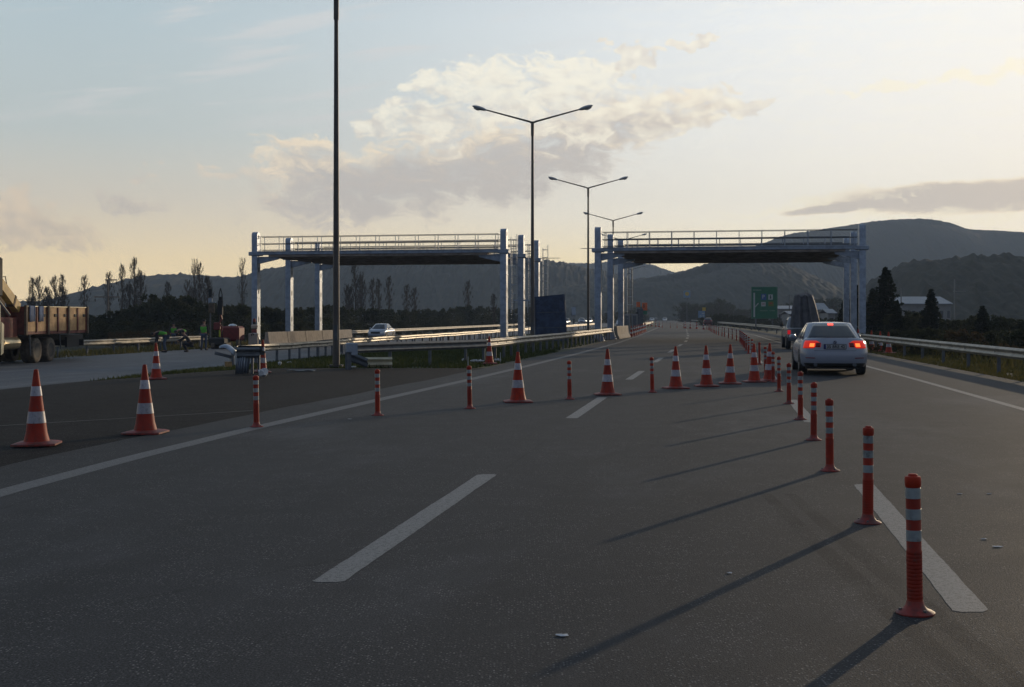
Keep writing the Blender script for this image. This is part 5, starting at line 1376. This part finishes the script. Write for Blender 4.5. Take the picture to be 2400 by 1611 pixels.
bend = dict(pelvis=(0.12, 0, .90), waist=(0.02, 0, 1.05), chest=(-.28, 0, 1.12), neck=(-.45, 0, 1.03), head=(-.55, 0, .97), top=(-.66, 0, .92), shl=(-.36, -.19, 1.03), ell=(-.37, -.22, .76), wrl=(-.44, -.18, .52), hal=(-.47, -.17, .44),
            shr=(-.36, .19, 1.03), elr=(-.33, .22, .76), wrr=(-.40, .18, .54), har=(-.43, .17, .46), hpl=(.12, -.10, .84), knl=(.03, -.12, .47), anl=(.14, -.13, .09), tol=(-.02, -.14, .04), hpr=(.12, .10, .84), knr=(-.02, .12, .47), anr=(.03, .13, .09), tor=(-.14, .13, .04))
crouch = dict(pelvis=(0.10, 0, .42), waist=(0.04, 0, .58), chest=(-.10, 0, .80), neck=(-.20, 0, .93), head=(-.26, 0, 1.02), top=(-.30, 0, 1.12), shl=(-.12, -.19, .86), ell=(-.34, -.22, .68), wrl=(-.52, -.14, .62), hal=(-.60, -.12, .60),
              shr=(-.12, .19, .86), elr=(-.34, .2, .66), wrr=(-.52, .12, .56), har=(-.60, .10, .53), hpl=(.10, -.1, .40), knl=(-.28, -.16, .46), anl=(-.06, -.14, .09), tol=(-.20, -.15, .04), hpr=(.10, .1, .40), knr=(-.28, .16, .42), anr=(-.06, .14, .09), tor=(-.2, .15, .04))
person('bending worker in a green vest leaning over the guard rail, leftmost of the crew', bend, AT(384, 75), 0.15)
person('left one of the two workers in green vests half hidden behind the guard rail', stand, AT(407, 92), 0.4).scale = (1, 1, 0.93)
person('right one of the two workers in green vests half hidden behind the guard rail', bend, AT(430, 88), 0.9)
person('dark clothed worker crouching at the end of the guard rail', crouch, AT(441, 76), 0.1, vest=False, trousers='cloth_dark')
person('standing worker in a green vest, alone to the right of the guard rail end', stand, AT(478, 80), 2.9)

# ---------------------------------------------------------------- post driving machine
Y = 84; z_ = h(AT(515, Y).x, Y)
t = empty('post_driving_rig', AT(517, Y)); tag(t, 'red and black post driving machine with an upright mast beside the workers', 'post driver')
zt = lambda py: ZP(py, Y) - z_
m_ = MB(); 
for dx_ in (-0.10, 0.10): m_.tube([(dx_ * 1.1, 0, 0.6), (dx_, 0, zt(690)), (0, 0, zt(676))], 0.035, 6)
z = 0.9
while z < zt(690): m_.box((0, 0, z), (0.22, 0.05, 0.04)); z += 0.3
m_.obj('mast', M['black'], t)
m_ = MB(); m_.box((0, -0.05, zt(722)), (0.30, 0.3, 1.0), ch=0.04); m_.box((0, -0.02, zt(705)), (0.14, 0.2, 0.5)); m_.obj('hammer', M['black'], t)
m_ = MB(); m_.tube([(0.05, -0.2, zt(738)), (0.12, -0.2, zt(748)), (-0.05, -0.2, zt(758)), (0.16, -0.2, zt(768)), (0.05, -0.2, zt(778))], 0.06, 7); m_.box((-0.2, -0.1, zt(765)), (0.4, 0.3, 0.5), ch=0.05); m_.obj('control_bracket', M['redmach'], t)
m_ = MB(); m_.box((0.0, -0.25, zt(782)), (0.10, 0.08, 0.42)); m_.obj('yellow_guide', mat('safety_yellow', (0.40, 0.42, 0.02), 0.5), t)
m_ = MB(); m_.box((-0.1, 0.1, 0.45), (1.0, 1.6, 0.5), ch=0.08); m_.obj('undercarriage', M['black'], t)
for s_ in (-0.45, 0.35):
    m_ = MB(); m_.prism([(s_, -0.9, 0.12), (s_, -0.75, 0.0), (s_, 0.9, 0.0), (s_, 1.05, 0.12), (s_, 0.95, 0.38), (s_, -0.8, 0.38)], (0.22, 0, 0)); m_.obj('crawler_track', M['tyre'], t)
t2 = empty('compressor', AT(545, 86)); tag(t2, 'dark red machine body with a silver lid right of the post driving mast', 'machine')
m_ = MB(); m_.box((0, 0, 0.95), (1.25, 1.6, 1.0), ch=0.12); m_.obj('housing', M['redmach'], t2)
m_ = MB(); m_.lathe([(0.30, 0), (0.30, 0.05), (0.2, 0.13), (0.02, 0.16)], 14, c=(0.05, -0.2, 1.45)); m_.obj('lid', M['chrome'], t2, True)
m_ = MB(); m_.lathe([(0.2, -0.62), (0.36, -0.6), (0.36, -0.4), (0.2, -0.38)], 18, c=(0, -0.5, 0.36), axis='X'); m_.lathe([(0.2, 0.38), (0.36, 0.4), (0.36, 0.6), (0.2, 0.62)], 18, c=(0, -0.5, 0.36), axis='X'); m_.obj('wheel', M['tyre'], t2, True)
# lantern on a post behind (tall dark signal head)
Y = 92; t = empty('signal_mast', AT(493, Y)); tag(t, 'tall dark signal head on a mast behind the standing worker', 'signal'); z_ = h(t.location.x, Y)
m_ = MB(); m_.lathe([(0.02, ZP(697, Y) - z_), (0.11, ZP(696, Y) - z_), (0.13, ZP(688, Y) - z_), (0.15, ZP(680, Y) - z_), (0.10, ZP(677, Y) - z_), (0.02, ZP(676, Y) - z_)], 12); m_.obj('signal_head', M['black'], t, True)
m_ = MB(); m_.cyl((0, 0, -0.1), (0, 0, ZP(697, Y) - z_), 0.06, 0.05, 8); m_.obj('mast', M['steel_d'], t)
m_ = MB(); m_.box((0.0, 0, ZP(706, Y) - z_), (0.25, 0.2, 0.4)); m_.box((0.15, 0, ZP(709, Y) - z_), (0.45, 0.2, 0.06)); m_.obj('bracket', M['steel'], t)
m_ = MB(); m_.box((0.1, 0, ZP(722, Y) - z_), (0.4, 0.3, 0.7), ch=0.05); m_.obj('control_box', M['dust'], t)

# ---------------------------------------------------------------- utility poles and wires
def utility(px, Y, top, arms, label, material='wood', w_=0.13, ins=True):
    t = empty('utility_pole', AT(px, Y)); tag(t, label, 'utility pole'); z_ = t.location.z; Ht = ZP(top, Y) - z_
    m_ = MB(); m_.cyl((0, 0, -0.3), (0, 0, Ht), w_, w_ * 0.75, 10); m_.obj('pole', M[material], t, True)
    for (x0, x1, py) in arms:
        zz = ZP(py, Y) - z_; a, b = (x0 - px) * Y / F, (x1 - px) * Y / F
        m_ = MB(); m_.box(((a + b) / 2, -0.14, zz), (b - a, 0.10, 0.13)); ar = m_.obj('crossarm', M[material], t)
        if ins:
            m_ = MB()
            for x in ([b - 0.1] if a > -0.4 else [a + 0.1, b - 0.1]): m_.lathe([(0.02, zz), (0.02, zz - 0.2), (0.06, zz - 0.22), (0.06, zz - 0.5), (0.02, zz - 0.55)], 8, c=(x, -0.14, 0))
            m_.obj('insulator', M['black'], ar)
    return t
utility(252.5, 150, 655, [(247.5, 275.5, 656.5), (222, 281, 696.5)], 'dark wooden utility pole with two crossarms left of the tallest poplars', w_=0.15)
utility(2112, 200, 676, [(2100, 2113, 680)], 'thin pale utility pole in front of the long pale roof, left one of two', 'wall', 0.11, False)
utility(2237, 190, 655, [(2233, 2262, 683)], 'thin pale utility pole at the right end of the long pale roof', 'wall', 0.11, False)
utility(1850, 260, 690, [(1846, 1856, 694)], 'small dark utility pole between the green sign and the gantry', 'steel_d', 0.12, False)
def wire(a, b, sag, name, label, r_=0.02):
    a, b = Vector(a), Vector(b); pts = [a + (b - a) * (i / 16) - Vector((0, 0, sag * 4 * (i / 16) * (1 - i / 16))) for i in range(17)]
    m_ = MB(); m_.tube(pts, r_, 4); o = m_.obj(name, M['steel_d']); tag(o, label, 'power line'); return o
A = lambda px, py, Y: (AT(px, Y).x, Y, ZP(py, Y))
wire(A(270, 672, 150), A(-120, 715, 150), 0.3, 'power_line', 'thin upper wire running left from the wooden utility pole', 0.013)
wire(A(226, 705, 150), A(-120, 728, 150), 0.3, 'power_line', 'thin lower wire running left from the wooden utility pole', 0.013)

# ---------------------------------------------------------------- buildings
def building(px0, px1, eave, ridge, Y, label, D=14, windows=0, base_z=-0.6):
    x0, x1 = (px0 - 1200) * Y / F, (px1 - 1200) * Y / F; cx = (x0 + x1) / 2; w_ = x1 - x0
    t = empty('building', (cx, Y, base_z)); tag(t, label, 'building'); ze, zr = ZP(eave, Y) - base_z, ZP(ridge, Y) - base_z
    m_ = MB(); m_.box((0, D / 2, ze / 2), (w_ - 0.6, D - 0.6, ze - 0.02)); wl = m_.obj('wall', M['wall'], t)
    m_ = MB()
    m_.prism([(-w_ / 2, -0.3, ze), (-w_ / 2, D / 2, zr), (-w_ / 2, D + 0.3, ze), (-w_ / 2, D + 0.3, ze - 0.15), (-w_ / 2, D / 2, zr - 0.15), (-w_ / 2, -0.3, ze - 0.15)], (w_, 0, 0)); m_.obj('roof', M['roof'], t)
    for i in range(windows):
        m_ = MB(); m_.box((-w_ / 2 + w_ * (i + 0.5) / windows, 0.29, ze * 0.55), (w_ / windows * 0.4, 0.06, ze * 0.3)); m_.obj('window', M['glass'], wl)
    return t
building(2100, 2233, 712, 694, 270, 'long pale building with a light roof beyond the tall dark conifer', 16, 8)
building(1822, 1876, 724, 716, 300, 'low pale buildings roof just right of the green sign', 12, 5)
building(1848, 1880, 736, 729, 250, 'small pale shed below the roof right of the green sign', 8, 2)
building(1912, 1944, 726, 710, 280, 'pale blue roofed building left of the right gantry columns', 10, 3)
building(1938, 1962, 734, 724, 240, 'small shed in front of the pale blue roofed building', 7, 1)
building(1340, 1350, 738, 720, 240, 'small grey hut in the median right of the blue covered booth', 3, 1)

# ---------------------------------------------------------------- vegetation
def leaves(name, seed, clumps, n, size, mt, parent, up=0.0, flat=0.0):
    r = random.Random(seed); m_ = MB(); m_.recalc = False
    for (cx, cy, cz, rx, ry, rz) in clumps:
        for _ in range(n):
            while True:
                a, b, c = r.uniform(-1, 1), r.uniform(-1, 1), r.uniform(-1, 1); q = a * a + b * b + c * c
                if q <= 1: break
            sh = 0.6 + 0.4 * q
            p = Vector((cx + a * rx * sh, cy + b * ry * sh, cz + c * rz * sh))
            if p.z < 0.05: continue
            d = Vector((r.gauss(0, 1), r.gauss(0, 1), r.gauss(0, 1) + up)).normalized(); e = d.cross(Vector((r.gauss(0, 1), r.gauss(0, 1), r.gauss(0, 1)))).normalized()
            s_ = size * r.uniform(0.5, 1.3); u, v = d * s_, e * s_ * 0.55
            m_.add((p - u * 0.5, p + v * 0.5 - u * 0.1, p + u * 0.5, p - v * 0.5), ((0, 1, 2, 3),))
    return m_.obj(name, M[mt], parent)
def bush(seed, H=3.5, W=4.5, mt='leaf', n=42, size=0.26, holes=0.75):
    r = random.Random(seed); root = empty('bush'); cl = []
    m_ = MB()
    for i in range(34):
        a = r.uniform(0, 6.28); d = r.random() ** 0.6; z = r.random() ** 0.8
        wid = (1 - 0.55 * z ** 1.8)
        x, y = math.cos(a) * d * W / 2 * wid * 0.85, math.sin(a) * d * W / 2 * wid * 0.85; s_ = r.uniform(0.5, 1.0) * H * 0.16 + 0.16
        cl.append((x, y, 0.2 + z * H * 0.86 * (1 - 0.25 * d * d), s_ * 1.2, s_ * 1.2, s_))
        if i % 4 == 0: m_.tube([(x * 0.1, y * 0.1, -0.1), (x * 0.5, y * 0.5, cl[-1][2] * 0.5), (x, y, cl[-1][2])], [0.09, 0.05, 0.02], 5)
    for i in range(14):     # ragged twiggy tips
        a = r.uniform(0, 6.28); x, y = math.cos(a) * W * 0.3 * r.random(), math.sin(a) * W * 0.3 * r.random(); cl.append((x, y, H * r.uniform(0.82, 1.0), 0.22, 0.22, H * 0.09))
    m_.obj('trunk', M['trunk'], root); leaves('crown', seed, cl, n, size, mt, root)
    return root
def tree(seed, H=9, W=6, mt='leaf', n=60, size=0.32):
    r = random.Random(seed); root = empty('broadleaf_tree'); cl = []; m_ = MB()
    m_.tube([(0, 0, -0.3), (0.05, 0, H * 0.25), (-0.05, 0.05, H * 0.5), (0, 0, H * 0.8)], [H * 0.028, H * 0.022, H * 0.015, 0.03], 8)
    for i in range(30):
        a = i * 2.4 + r.uniform(-.4, .4); z = H * (0.22 + 0.72 * (i / 29)); f = math.sin(min(1, (z / H - 0.12) / 0.88) * math.pi) ** 0.6; d = W / 2 * f * r.uniform(0.35, 0.95)
        x, y = math.cos(a) * d, math.sin(a) * d; s_ = W * r.uniform(0.10, 0.19)
        m_.tube([(0, 0, z * 0.72), (x * 0.6, y * 0.6, z * 0.9), (x, y, z)], [0.07, 0.04, 0.015], 5); cl.append((x, y, z, s_, s_, s_ * 0.8))
        cl.append((x * 0.5, y * 0.5, z * 0.97, s_ * 0.9, s_ * 0.9, s_ * 0.8))
    m_.obj('trunk', M['trunk'], root); leaves('crown', seed, cl, n, size, mt, root); return root
def poplar(seed, H=12, W=2.4, n=44, mt='leaf_pop', size=0.14, twin=False):
    r = random.Random(seed); root = empty('poplar_tree'); m_ = MB(); cl = []
    stems = [(0, 1.0)] + ([(W * 0.42, 0.80), (-W * 0.4, 0.62)] if twin else [])
    for sx, hf in stems:
        hh = H * hf; m_.tube([(sx * 0.3, 0, -0.3), (sx, 0.0, hh * 0.3), (sx + r.uniform(-.1, .1), 0, hh * 0.7), (sx, 0, hh)], [0.17, 0.13, 0.07, 0.015], 6)
        for i in range(62):
            z = hh * (0.16 + 0.80 * (i / 61)); a = r.uniform(0, 6.28); f = math.sin(min(1, max(0.05, (z / hh - 0.05) / 0.97)) * math.pi) ** 0.75
            L = W * 0.52 * f * r.uniform(0.5, 1.1) * (0.7 if twin else 1) + 0.12; x, y = math.cos(a) * L, math.sin(a) * L
            p1 = (sx + x * 0.55, y * 0.55, z + L * 0.9); p2 = (sx + x, y, z + L * 2.3)
            m_.tube([(sx, 0, z - 0.1), p1, p2], [0.035, 0.024, 0.008], 3, cap=False)
            cl.append((sx + x * 0.75, y * 0.75, z + L * 1.5, 0.17, 0.17, 0.5)); 
            if i % 2: cl.append((sx + x * 0.3, y * 0.3, z + L * 0.6, 0.2, 0.2, 0.4))
    m_.obj('trunk', M['trunk'], root); leaves('crown', seed, cl, n, size, mt, root, up=1.0); return root
def conifer(seed, H=7, W=4, n=34, mt='leaf_dk', size=0.22):
    r = random.Random(seed); root = empty('conifer_tree'); m_ = MB(); m_.cyl((0, 0, -0.3), (0, 0, H * 0.97), 0.16, 0.02, 8); cl = []
    lv = int(H * 4.0)
    for i in range(lv):
        f = i / (lv - 1); z = H * (0.08 + 0.90 * f); Lr = W / 2 * (1 - f) ** 0.85 * r.uniform(0.72, 1.12) + 0.10; k = max(3, int(9 * (1 - f) + 3)); a0 = r.uniform(0, 6)
        for j in range(k):
            a = a0 + 2 * math.pi * j / k + r.uniform(-.25, .25); L = Lr * r.uniform(0.65, 1.15)
            x, y = math.cos(a), math.sin(a); m_.tube([(0, 0, z), (x * L * 0.6, y * L * 0.6, z - 0.06), (x * L, y * L, z + 0.02)], [0.03, 0.02, 0.006], 3, cap=False)
            for q in (0.35, 0.65, 0.92): cl.append((x * L * q, y * L * q, z - 0.05, 0.10 + 0.16 * L * (1.1 - q), 0.10 + 0.16 * L * (1.1 - q), 0.10 + 0.04 * L))
    m_.obj('trunk', M['trunk'], root); leaves('crown', seed, cl, max(6, n // 2), size * 1.1, mt, root); return root
def hide_proto(o):        # prototypes themselves are the first placed copy
    return o
class Kind:
    def __init__(s, fn): s.fn = fn; s.used = False; s.proto = None
    def put(s, loc, rz, scale, label, cat, group):
        if not s.used: s.proto = s.fn(); s.used = True; c = s.proto; c.location = loc; c.rotation_euler[2] = rz; c.scale = scale
        else: c = copytree(s.proto, loc, rz, scale)
        tag(c, label, cat, group); return c
bk = [Kind(lambda i=i: bush(100 + i, 3.5, 4.8, 'leaf')) for i in range(5)]
bb = [Kind(lambda i=i: bush(140 + i, 3.5, 4.8, 'leaf_br', 26)) for i in range(2)]
tk = [Kind(lambda i=i: tree(200 + i)) for i in range(4)]
r = random.Random(11)
def treeline(prof, Yb, group, label, kinds, cat, step=14, base=0, nat=3.5, jit=6, wide=(0.8, 1.4), deep=12, hmin=0.35):
    x = prof[0][0]
    while x < prof[-1][0]:
        Y = Yb(x) + r.uniform(0, deep) if callable(Yb) else Yb + r.uniform(0, deep)
        py = interp(prof, x) + abs(r.gauss(0, jit)) * 0.8; X = (x - 1200) * Y / F; z0 = h(X, Y) - 0.3 + base
        Hh = max(ZP(py, Y) - z0, nat * hmin); s_ = Hh / nat * 0.90
        sw = r.uniform(*wide) * (0.5 * s_ + 0.5)
        r.choice(kinds).put(Vector((X, Y, z0)), r.uniform(0, 6), (sw, sw, s_), label, cat, group)
        x += step * r.uniform(0.7, 1.3)
LB = 'leafy dark shrub in the long thicket beyond the opposite carriageway'
profL = [(-60, 738), (150, 738), (205, 732), (245, 730), (330, 712), (350, 694), (385, 684), (425, 682), (455, 694), (485, 706), (530, 714), (565, 706), (605, 716), (700, 714), (760, 710), (830, 716), (900, 718), (1000, 720), (1060, 716), (1105, 711), (1180, 718), (1262, 712), (1290, 728)]
def Yside(x, s_=30):
    Y = 108.0
    while (x - 1200) / F * Y > Xe(Y) - s_ and Y < 260: Y += 2
    return Y
treeline(profL, lambda x: Yside(x, 33) + 14, 'thicket beyond the opposite carriageway', LB, bk, 'shrub', 15, wide=(0.9, 1.4), deep=16)
treeline([(-60, 752), (400, 748), (800, 750), (1200, 748)], lambda x: Yside(x, 31) + 2, 'low shrubs behind the opposite guard rail', 'low dark shrub just behind the rail of the opposite carriageway', bk, 'shrub', 30, wide=(0.8, 1.2), deep=6)
treeline([(265, 772), (330, 768), (445, 776)], 98, 'yellowish shrubs behind the workers', 'yellowish brown shrub behind the workers', bb, 'shrub', 22, wide=(0.4, 0.6), deep=3)
# poplars
PPk = [Kind(lambda: poplar(300)), Kind(lambda: poplar(301, twin=True, W=3.0)), Kind(lambda: poplar(302, W=1.9)), Kind(lambda: poplar(303, W=2.2, n=18))]
pops = [(76, 652, 2), (92, 650, 1), (129, 649, 1), (146, 645, 2), (198, 649, 0), (255, 641, 0), (286, 622, 2), (316, 606, 1), (393, 662, 2), (439, 659, 3), (456, 611, 3), (469, 619, 1), (568, 609, 3),
        (833, 618, 1), (846, 640, 3), (873, 657, 0), (887, 655, 2), (912, 651, 0), (954, 670, 0), (972, 677, 0), (1097, 661, 0), (1157, 690, 2), (812, 668, 3)]
plab = ['leftmost thin poplar above the truck bed', 'bushier poplar just right of the leftmost one, above the truck bed', 'third poplar from the left, paired with a thin one', 'very thin poplar, right one of the second pair above the truck',
        'lone poplar above the rear end of the truck bed', 'poplar right behind the wooden utility pole', 'thin poplar just left of the tallest poplar', 'tallest and fullest poplar right of the utility pole',
        'short faint poplar before the left hill slope', 'faint thin poplar left of the tall pair before the hill', 'left and taller one of the tall poplar pair before the hill', 'right one of the tall poplar pair before the hill',
        'sparse forked poplar just left of the left gantry column', 'broad poplar just right of the tall lamp pole, its top behind the gantry deck', 'poplar touching the broad one right of the tall lamp pole',
        'poplar above the white oncoming car, left of three', 'thin poplar above the white oncoming car, middle of three', 'dense poplar above the white oncoming car, right of three', 'short poplar right of the white oncoming car, left of two',
        'short poplar right of the white oncoming car, right of two', 'lone poplar left of the right column of the left gantry', 'small faint poplar close to the right column of the left gantry', 'faint poplar hugging the tall lamp pole']
for (px, py, k), lab in zip(pops, plab):
    Y = r.uniform(235, 250) if px > 700 else r.uniform(205, 225); X = (px - 1200) * Y / F; z0 = -1.0; Hh = ZP(py, Y) - z0; s_ = Hh / 12
    ws = 0.86 if k != 1 else 1.0
    PPk[k].put(Vector((X, Y, z0)), r.uniform(-0.5, 0.5), (ws, ws, s_), lab, 'poplar', 'bare poplars before the left hills')
# trees round the far bend
TG = 'dark tree in the wood at the end of the road'
treeline([(1398, 730), (1440, 722), (1480, 716), (1505, 708)], 330, 'trees left of the far bend', 'dark tree behind the grey cabins left of the far bend', tk, 'tree', 11, nat=9, wide=(0.7, 1.0), deep=30, base=-1)
treeline([(1495, 706), (1520, 695), (1545, 690), (1580, 688), (1605, 697), (1640, 702)], 690, 'wood at the end of the road', TG, tk, 'tree', 9, nat=9, wide=(1.1, 1.6), deep=60, base=-1)
treeline([(1600, 700), (1640, 703), (1672, 700), (1690, 682), (1705, 700), (1735, 716), (1765, 718)], 420, 'trees between the bend and the green sign', 'dark tree between the far bend and the green sign', tk, 'tree', 11, nat=9, wide=(0.9, 1.3), deep=30, base=-1)
treeline([(1650, 738), (1700, 730), (1765, 738), (1830, 742), (1900, 745)], 250, 'low scrub behind the right rail', 'low dark scrub behind the far right guard rail', bk, 'shrub', 13, wide=(0.8, 1.3), deep=12, base=-0.6)
treeline([(1822, 708), (1850, 700), (1880, 690), (1925, 690), (1960, 686), (2000, 690), (2040, 690)], 400, 'trees behind the pale sheds', 'dark tree behind the pale sheds right of the green sign', tk, 'tree', 13, nat=9, wide=(0.9, 1.2), deep=30, base=-1)
treeline([(1880, 735), (1950, 742), (2000, 735), (2040, 700)], 150, 'shrubs behind the right gantry columns', 'dark shrub behind the right gantry columns', bk, 'shrub', 15, wide=(0.8, 1.3), deep=12, base=-0.6)
# right hand side
ck = [Kind(lambda: conifer(400, 7, 3.9)), Kind(lambda: conifer(401, 7, 2.6)), Kind(lambda: conifer(402, 7, 2.3, 60))]
def con(k, px, py, Y, w_, lab, base=-0.8):
    X = (px - 1200) * Y / F; Hh = ZP(py, Y) - base; s_ = Hh / 7; ck[k].put(Vector((X, Y, base)), r.uniform(0, 6), (w_, w_, s_), lab, 'conifer', 'conifers right of the road')
con(0, 2075, 625, 98, 1.10, 'tall dark conifer standing right of the right gantry'); con(2, 2007, 667, 104, 0.9, 'narrow dark cypress between the last two gantry columns')
con(1, 2182, 677, 92, 0.95, 'smaller dark conifer in front of the long pale roof'); con(1, 2303, 716, 84, 0.8, 'small dark conifer near the right edge of the view'); con(0, 2045, 675, 108, 0.9, 'shaggy conifer just left of the tall dark one')
con(1, 2102, 705, 90, 0.8, 'short dark conifer at the right foot of the tall one'); con(1, 1978, 705, 112, 0.8, 'dark conifer behind the second right gantry column')
RB = 'dark shrub in the thicket beyond the right guard rail'
treeline([(2020, 745), (2060, 720), (2100, 735), (2135, 722), (2165, 716), (2200, 735), (2240, 742), (2290, 728), (2340, 738), (2400, 742), (2500, 740), (2620, 745)], lambda x: 96 - (x - 2020) * 0.05, 'thicket beyond the right guard rail', RB, bk, 'shrub', 18, wide=(0.7, 1.15), deep=14, base=-0.6)
treeline([(2030, 775), (2100, 765), (2200, 762), (2300, 768), (2420, 765), (2600, 775)], lambda x: 74 - (x - 2030) * 0.05, 'front row of shrubs beyond the right guard rail', 'dark shrub in the front row close behind the right guard rail', bk + bb[:1], 'shrub', 26, wide=(0.6, 0.9), deep=8, base=-0.7)
treeline([(2050, 800), (2150, 790), (2260, 795), (2420, 800), (2620, 830)], lambda x: 58 - (x - 2050) * 0.035, 'low brush right behind the right guard rail', 'low brownish brush right behind the right guard rail', bb + bk[:2], 'shrub', 24, wide=(0.4, 0.6), deep=4, base=-0.6, hmin=0.2)

# grass along the verges: one sheet of blades
def grass(name, mt, areas, seed, label_=None):
    r_ = random.Random(seed); m_ = MB(); m_.recalc = False
    for fx0, fx1, y0, y1, n, hh in areas:
        for _ in range(n):
            y = y0 + (y1 - y0) * r_.random(); a, b = fx0(y), fx1(y); x = a + (b - a) * r_.random()
            if math.sin(x * 1.9 + 1.3 * math.sin(y * 0.8)) * math.cos(y * 0.9 + x) < r_.uniform(-1.1, 0.5) - 0.1: continue
            z = h(x, y) - 0.07; an = r_.uniform(0, 3.14); w_ = r_.uniform(0.010, 0.03) * (1 + y / 60); q = hh * r_.uniform(0.4, 1.25); lx, ly = r_.gauss(0, q * 0.35), r_.gauss(0, q * 0.35)
            m_.add(((x - w_ * math.cos(an), y - w_ * math.sin(an), z), (x + w_ * math.cos(an), y + w_ * math.sin(an), z), (x + lx, y + ly, z + q)), ((0, 1, 2),))
    o = m_.obj(name, M[mt]); kind(o, 'stuff'); return o
grass('grass', 'grass', [(lambda y: Xe(y) - 12.3, lambda y: Xe(y) - 1.5, 40.8, 62, 26000, 0.17), (lambda y: Xe(y) - 11, lambda y: Xe(y) - 1.7, 62, 130, 16000, 0.28),
                         (lambda y: Xe(y) - 12.4, lambda y: Xe(y) - 11, 38, 46, 2500, 0.15)], 1)
grass('dry_grass', 'grass_y', [(lambda y: Xrr(y) - 0.72, lambda y: Xrr(y) + 1.6, 18, 75, 15000, 0.13), (lambda y: Xrr(y) + 1.0, lambda y: Xrr(y) + 6, 18, 75, 7000, 0.34),
                               (lambda y: Xe(y) - 33, lambda y: Xe(y) - 27.4, 48, 110, 8000, 0.25)], 2)

# ---------------------------------------------------------------- hills
def hill(name, pts, D, depth, seed, material, bump, kindn='structure', nx=420, ny=46, base=-3.0):
    """pts: skyline (px, py) at distance D; a wooded ridge with its own breadth and slopes"""
    m_ = MB(); m_.recalc = False
    from mathutils import noise as N
    rows = []
    x0, x1 = pts[0][0], pts[-1][0]
    for j in range(ny + 1):
        f = j / ny; dist = D + (f - 0.55) * depth; row = []
        prof = math.sin(min(1.0, f / 0.55) * math.pi / 2) ** 1.15 if f <= 0.55 else math.cos((f - 0.55) / 0.45 * math.pi / 2)
        for i in range(nx + 1):
            px = x0 + (x1 - x0) * i / nx; Hs = max(0.0, ZP(interp(pts, px), D) - base)
            X = (px - 1200) * D / F; X = X * (0.75 + 0.25 * dist / D)
            v = Vector((X * 0.006, dist * 0.006, seed)); 
            z = Hs * prof * (1 + 0.22 * N.noise(v * 1.2) * math.sin(f * math.pi) * (1 if abs(f - 0.55) > 0.08 else 0.2))
            ed = min(1, min(i, nx - i) / (nx * 0.04)) 
            z += bump * (abs(N.noise(Vector((X, dist, 0)) * 0.21)) * 1.1 + 0.5 * N.noise(Vector((X, dist, 7)) * 0.45) + 0.5 * N.noise(Vector((X, dist, 3)) * 0.05)) * min(1, Hs / 8)
            row.append((X, dist, base + z * 1.0))
        rows.append(row)
    m_.grid(rows, flip=False); o = m_.obj(name, M[material], None, False); kind(o, kindn); return o
hill('hill', [(-700, 718), (-200, 714), (60, 713), (165, 716), (200, 704), (260, 686), (320, 668), (354, 657), (390, 650), (442, 647), (500, 650), (545, 654), (590, 648), (650, 634), (717, 625), (735, 627), (850, 618), (1000, 611), (1150, 605), (1230, 609), (1262, 612), (1290, 619), (1330, 628), (1400, 645), (1480, 672), (1600, 712), (1700, 744)], 1050, 600, 1.0, 'hill', 3.0, nx=900)
hill('hill', [(1180, 690), (1230, 650), (1280, 628), (1305, 620), (1335, 617), (1389, 618), (1440, 614), (1500, 618), (1530, 624), (1554, 632), (1580, 642), (1640, 665), (1760, 700), (1850, 744)], 1750, 500, 2.0, 'hill', 2.0)
hill('hill', [(1160, 728), (1230, 700), (1264, 688), (1302, 677), (1350, 672), (1420, 668), (1455, 664), (1490, 656), (1540, 648), (1580, 642), (1605, 636), (1630, 627), (1660, 616), (1700, 603), (1750, 598), (1800, 606), (1860, 634), (1900, 655), (1960, 690), (2050, 744)], 820, 400, 3.0, 'hill', 1.8, nx=600)
hill('hill', [(1500, 744), (1600, 690), (1700, 612), (1740, 588), (1784, 571), (1818, 556), (1850, 547), (1900, 541), (1950, 534), (2011, 525), (2077, 516), (2134, 512.5), (2174, 516), (2205, 523), (2238, 537), (2307, 542), (2400, 546), (2600, 552), (2900, 575), (3200, 640)], 1450, 700, 4.0, 'hill', 1.1, nx=900)
hill('hill', [(2010, 744), (2050, 690), (2083, 646), (2110, 632), (2134, 623), (2180, 620), (2220, 614), (2256, 611), (2330, 611), (2400, 618), (2520, 628), (2700, 660), (2900, 720)], 500, 240, 5.0, 'hill_n', 2.6, nx=600)
# pylon on the far crest
Y = 1445; t = empty('hilltop_mast', (AT(2183, Y).x, Y, ZP(520, Y))); tag(t, 'tiny mast on the crest of the big rounded hill', 'mast'); m_ = MB(); m_.cyl((0, 0, -2), (0, 0, 4), 0.5, 0.2, 6); m_.box((0, 0, 2.5), (1.6, 0.3, 0.3)); m_.obj('mast', M['steel_d'], t)

# ---------------------------------------------------------------- haze
m_ = MB(); m_.box((0, 950, 103), (5200, 2500, 212))
hz = m_.obj('haze', mat('haze_air', (1, 1, 1))); kind(hz, 'stuff')
mm = hz.active_material; t_ = mm.node_tree; t_.nodes.clear()
pv = t_.nodes.new('ShaderNodeVolumePrincipled'); pv.inputs['Color'].default_value = (0.60, 0.74, 0.95, 1); pv.inputs['Density'].default_value = 0.00026; pv.inputs['Anisotropy'].default_value = 0.15
ou = t_.nodes.new('ShaderNodeOutputMaterial'); t_.links.new(pv.outputs[0], ou.inputs['Volume'])
sc.cycles.max_bounces = 6; sc.cycles.diffuse_bounces = 3; sc.cycles.glossy_bounces = 3; sc.cycles.transparent_max_bounces = 8; sc.cycles.volume_bounces = 1
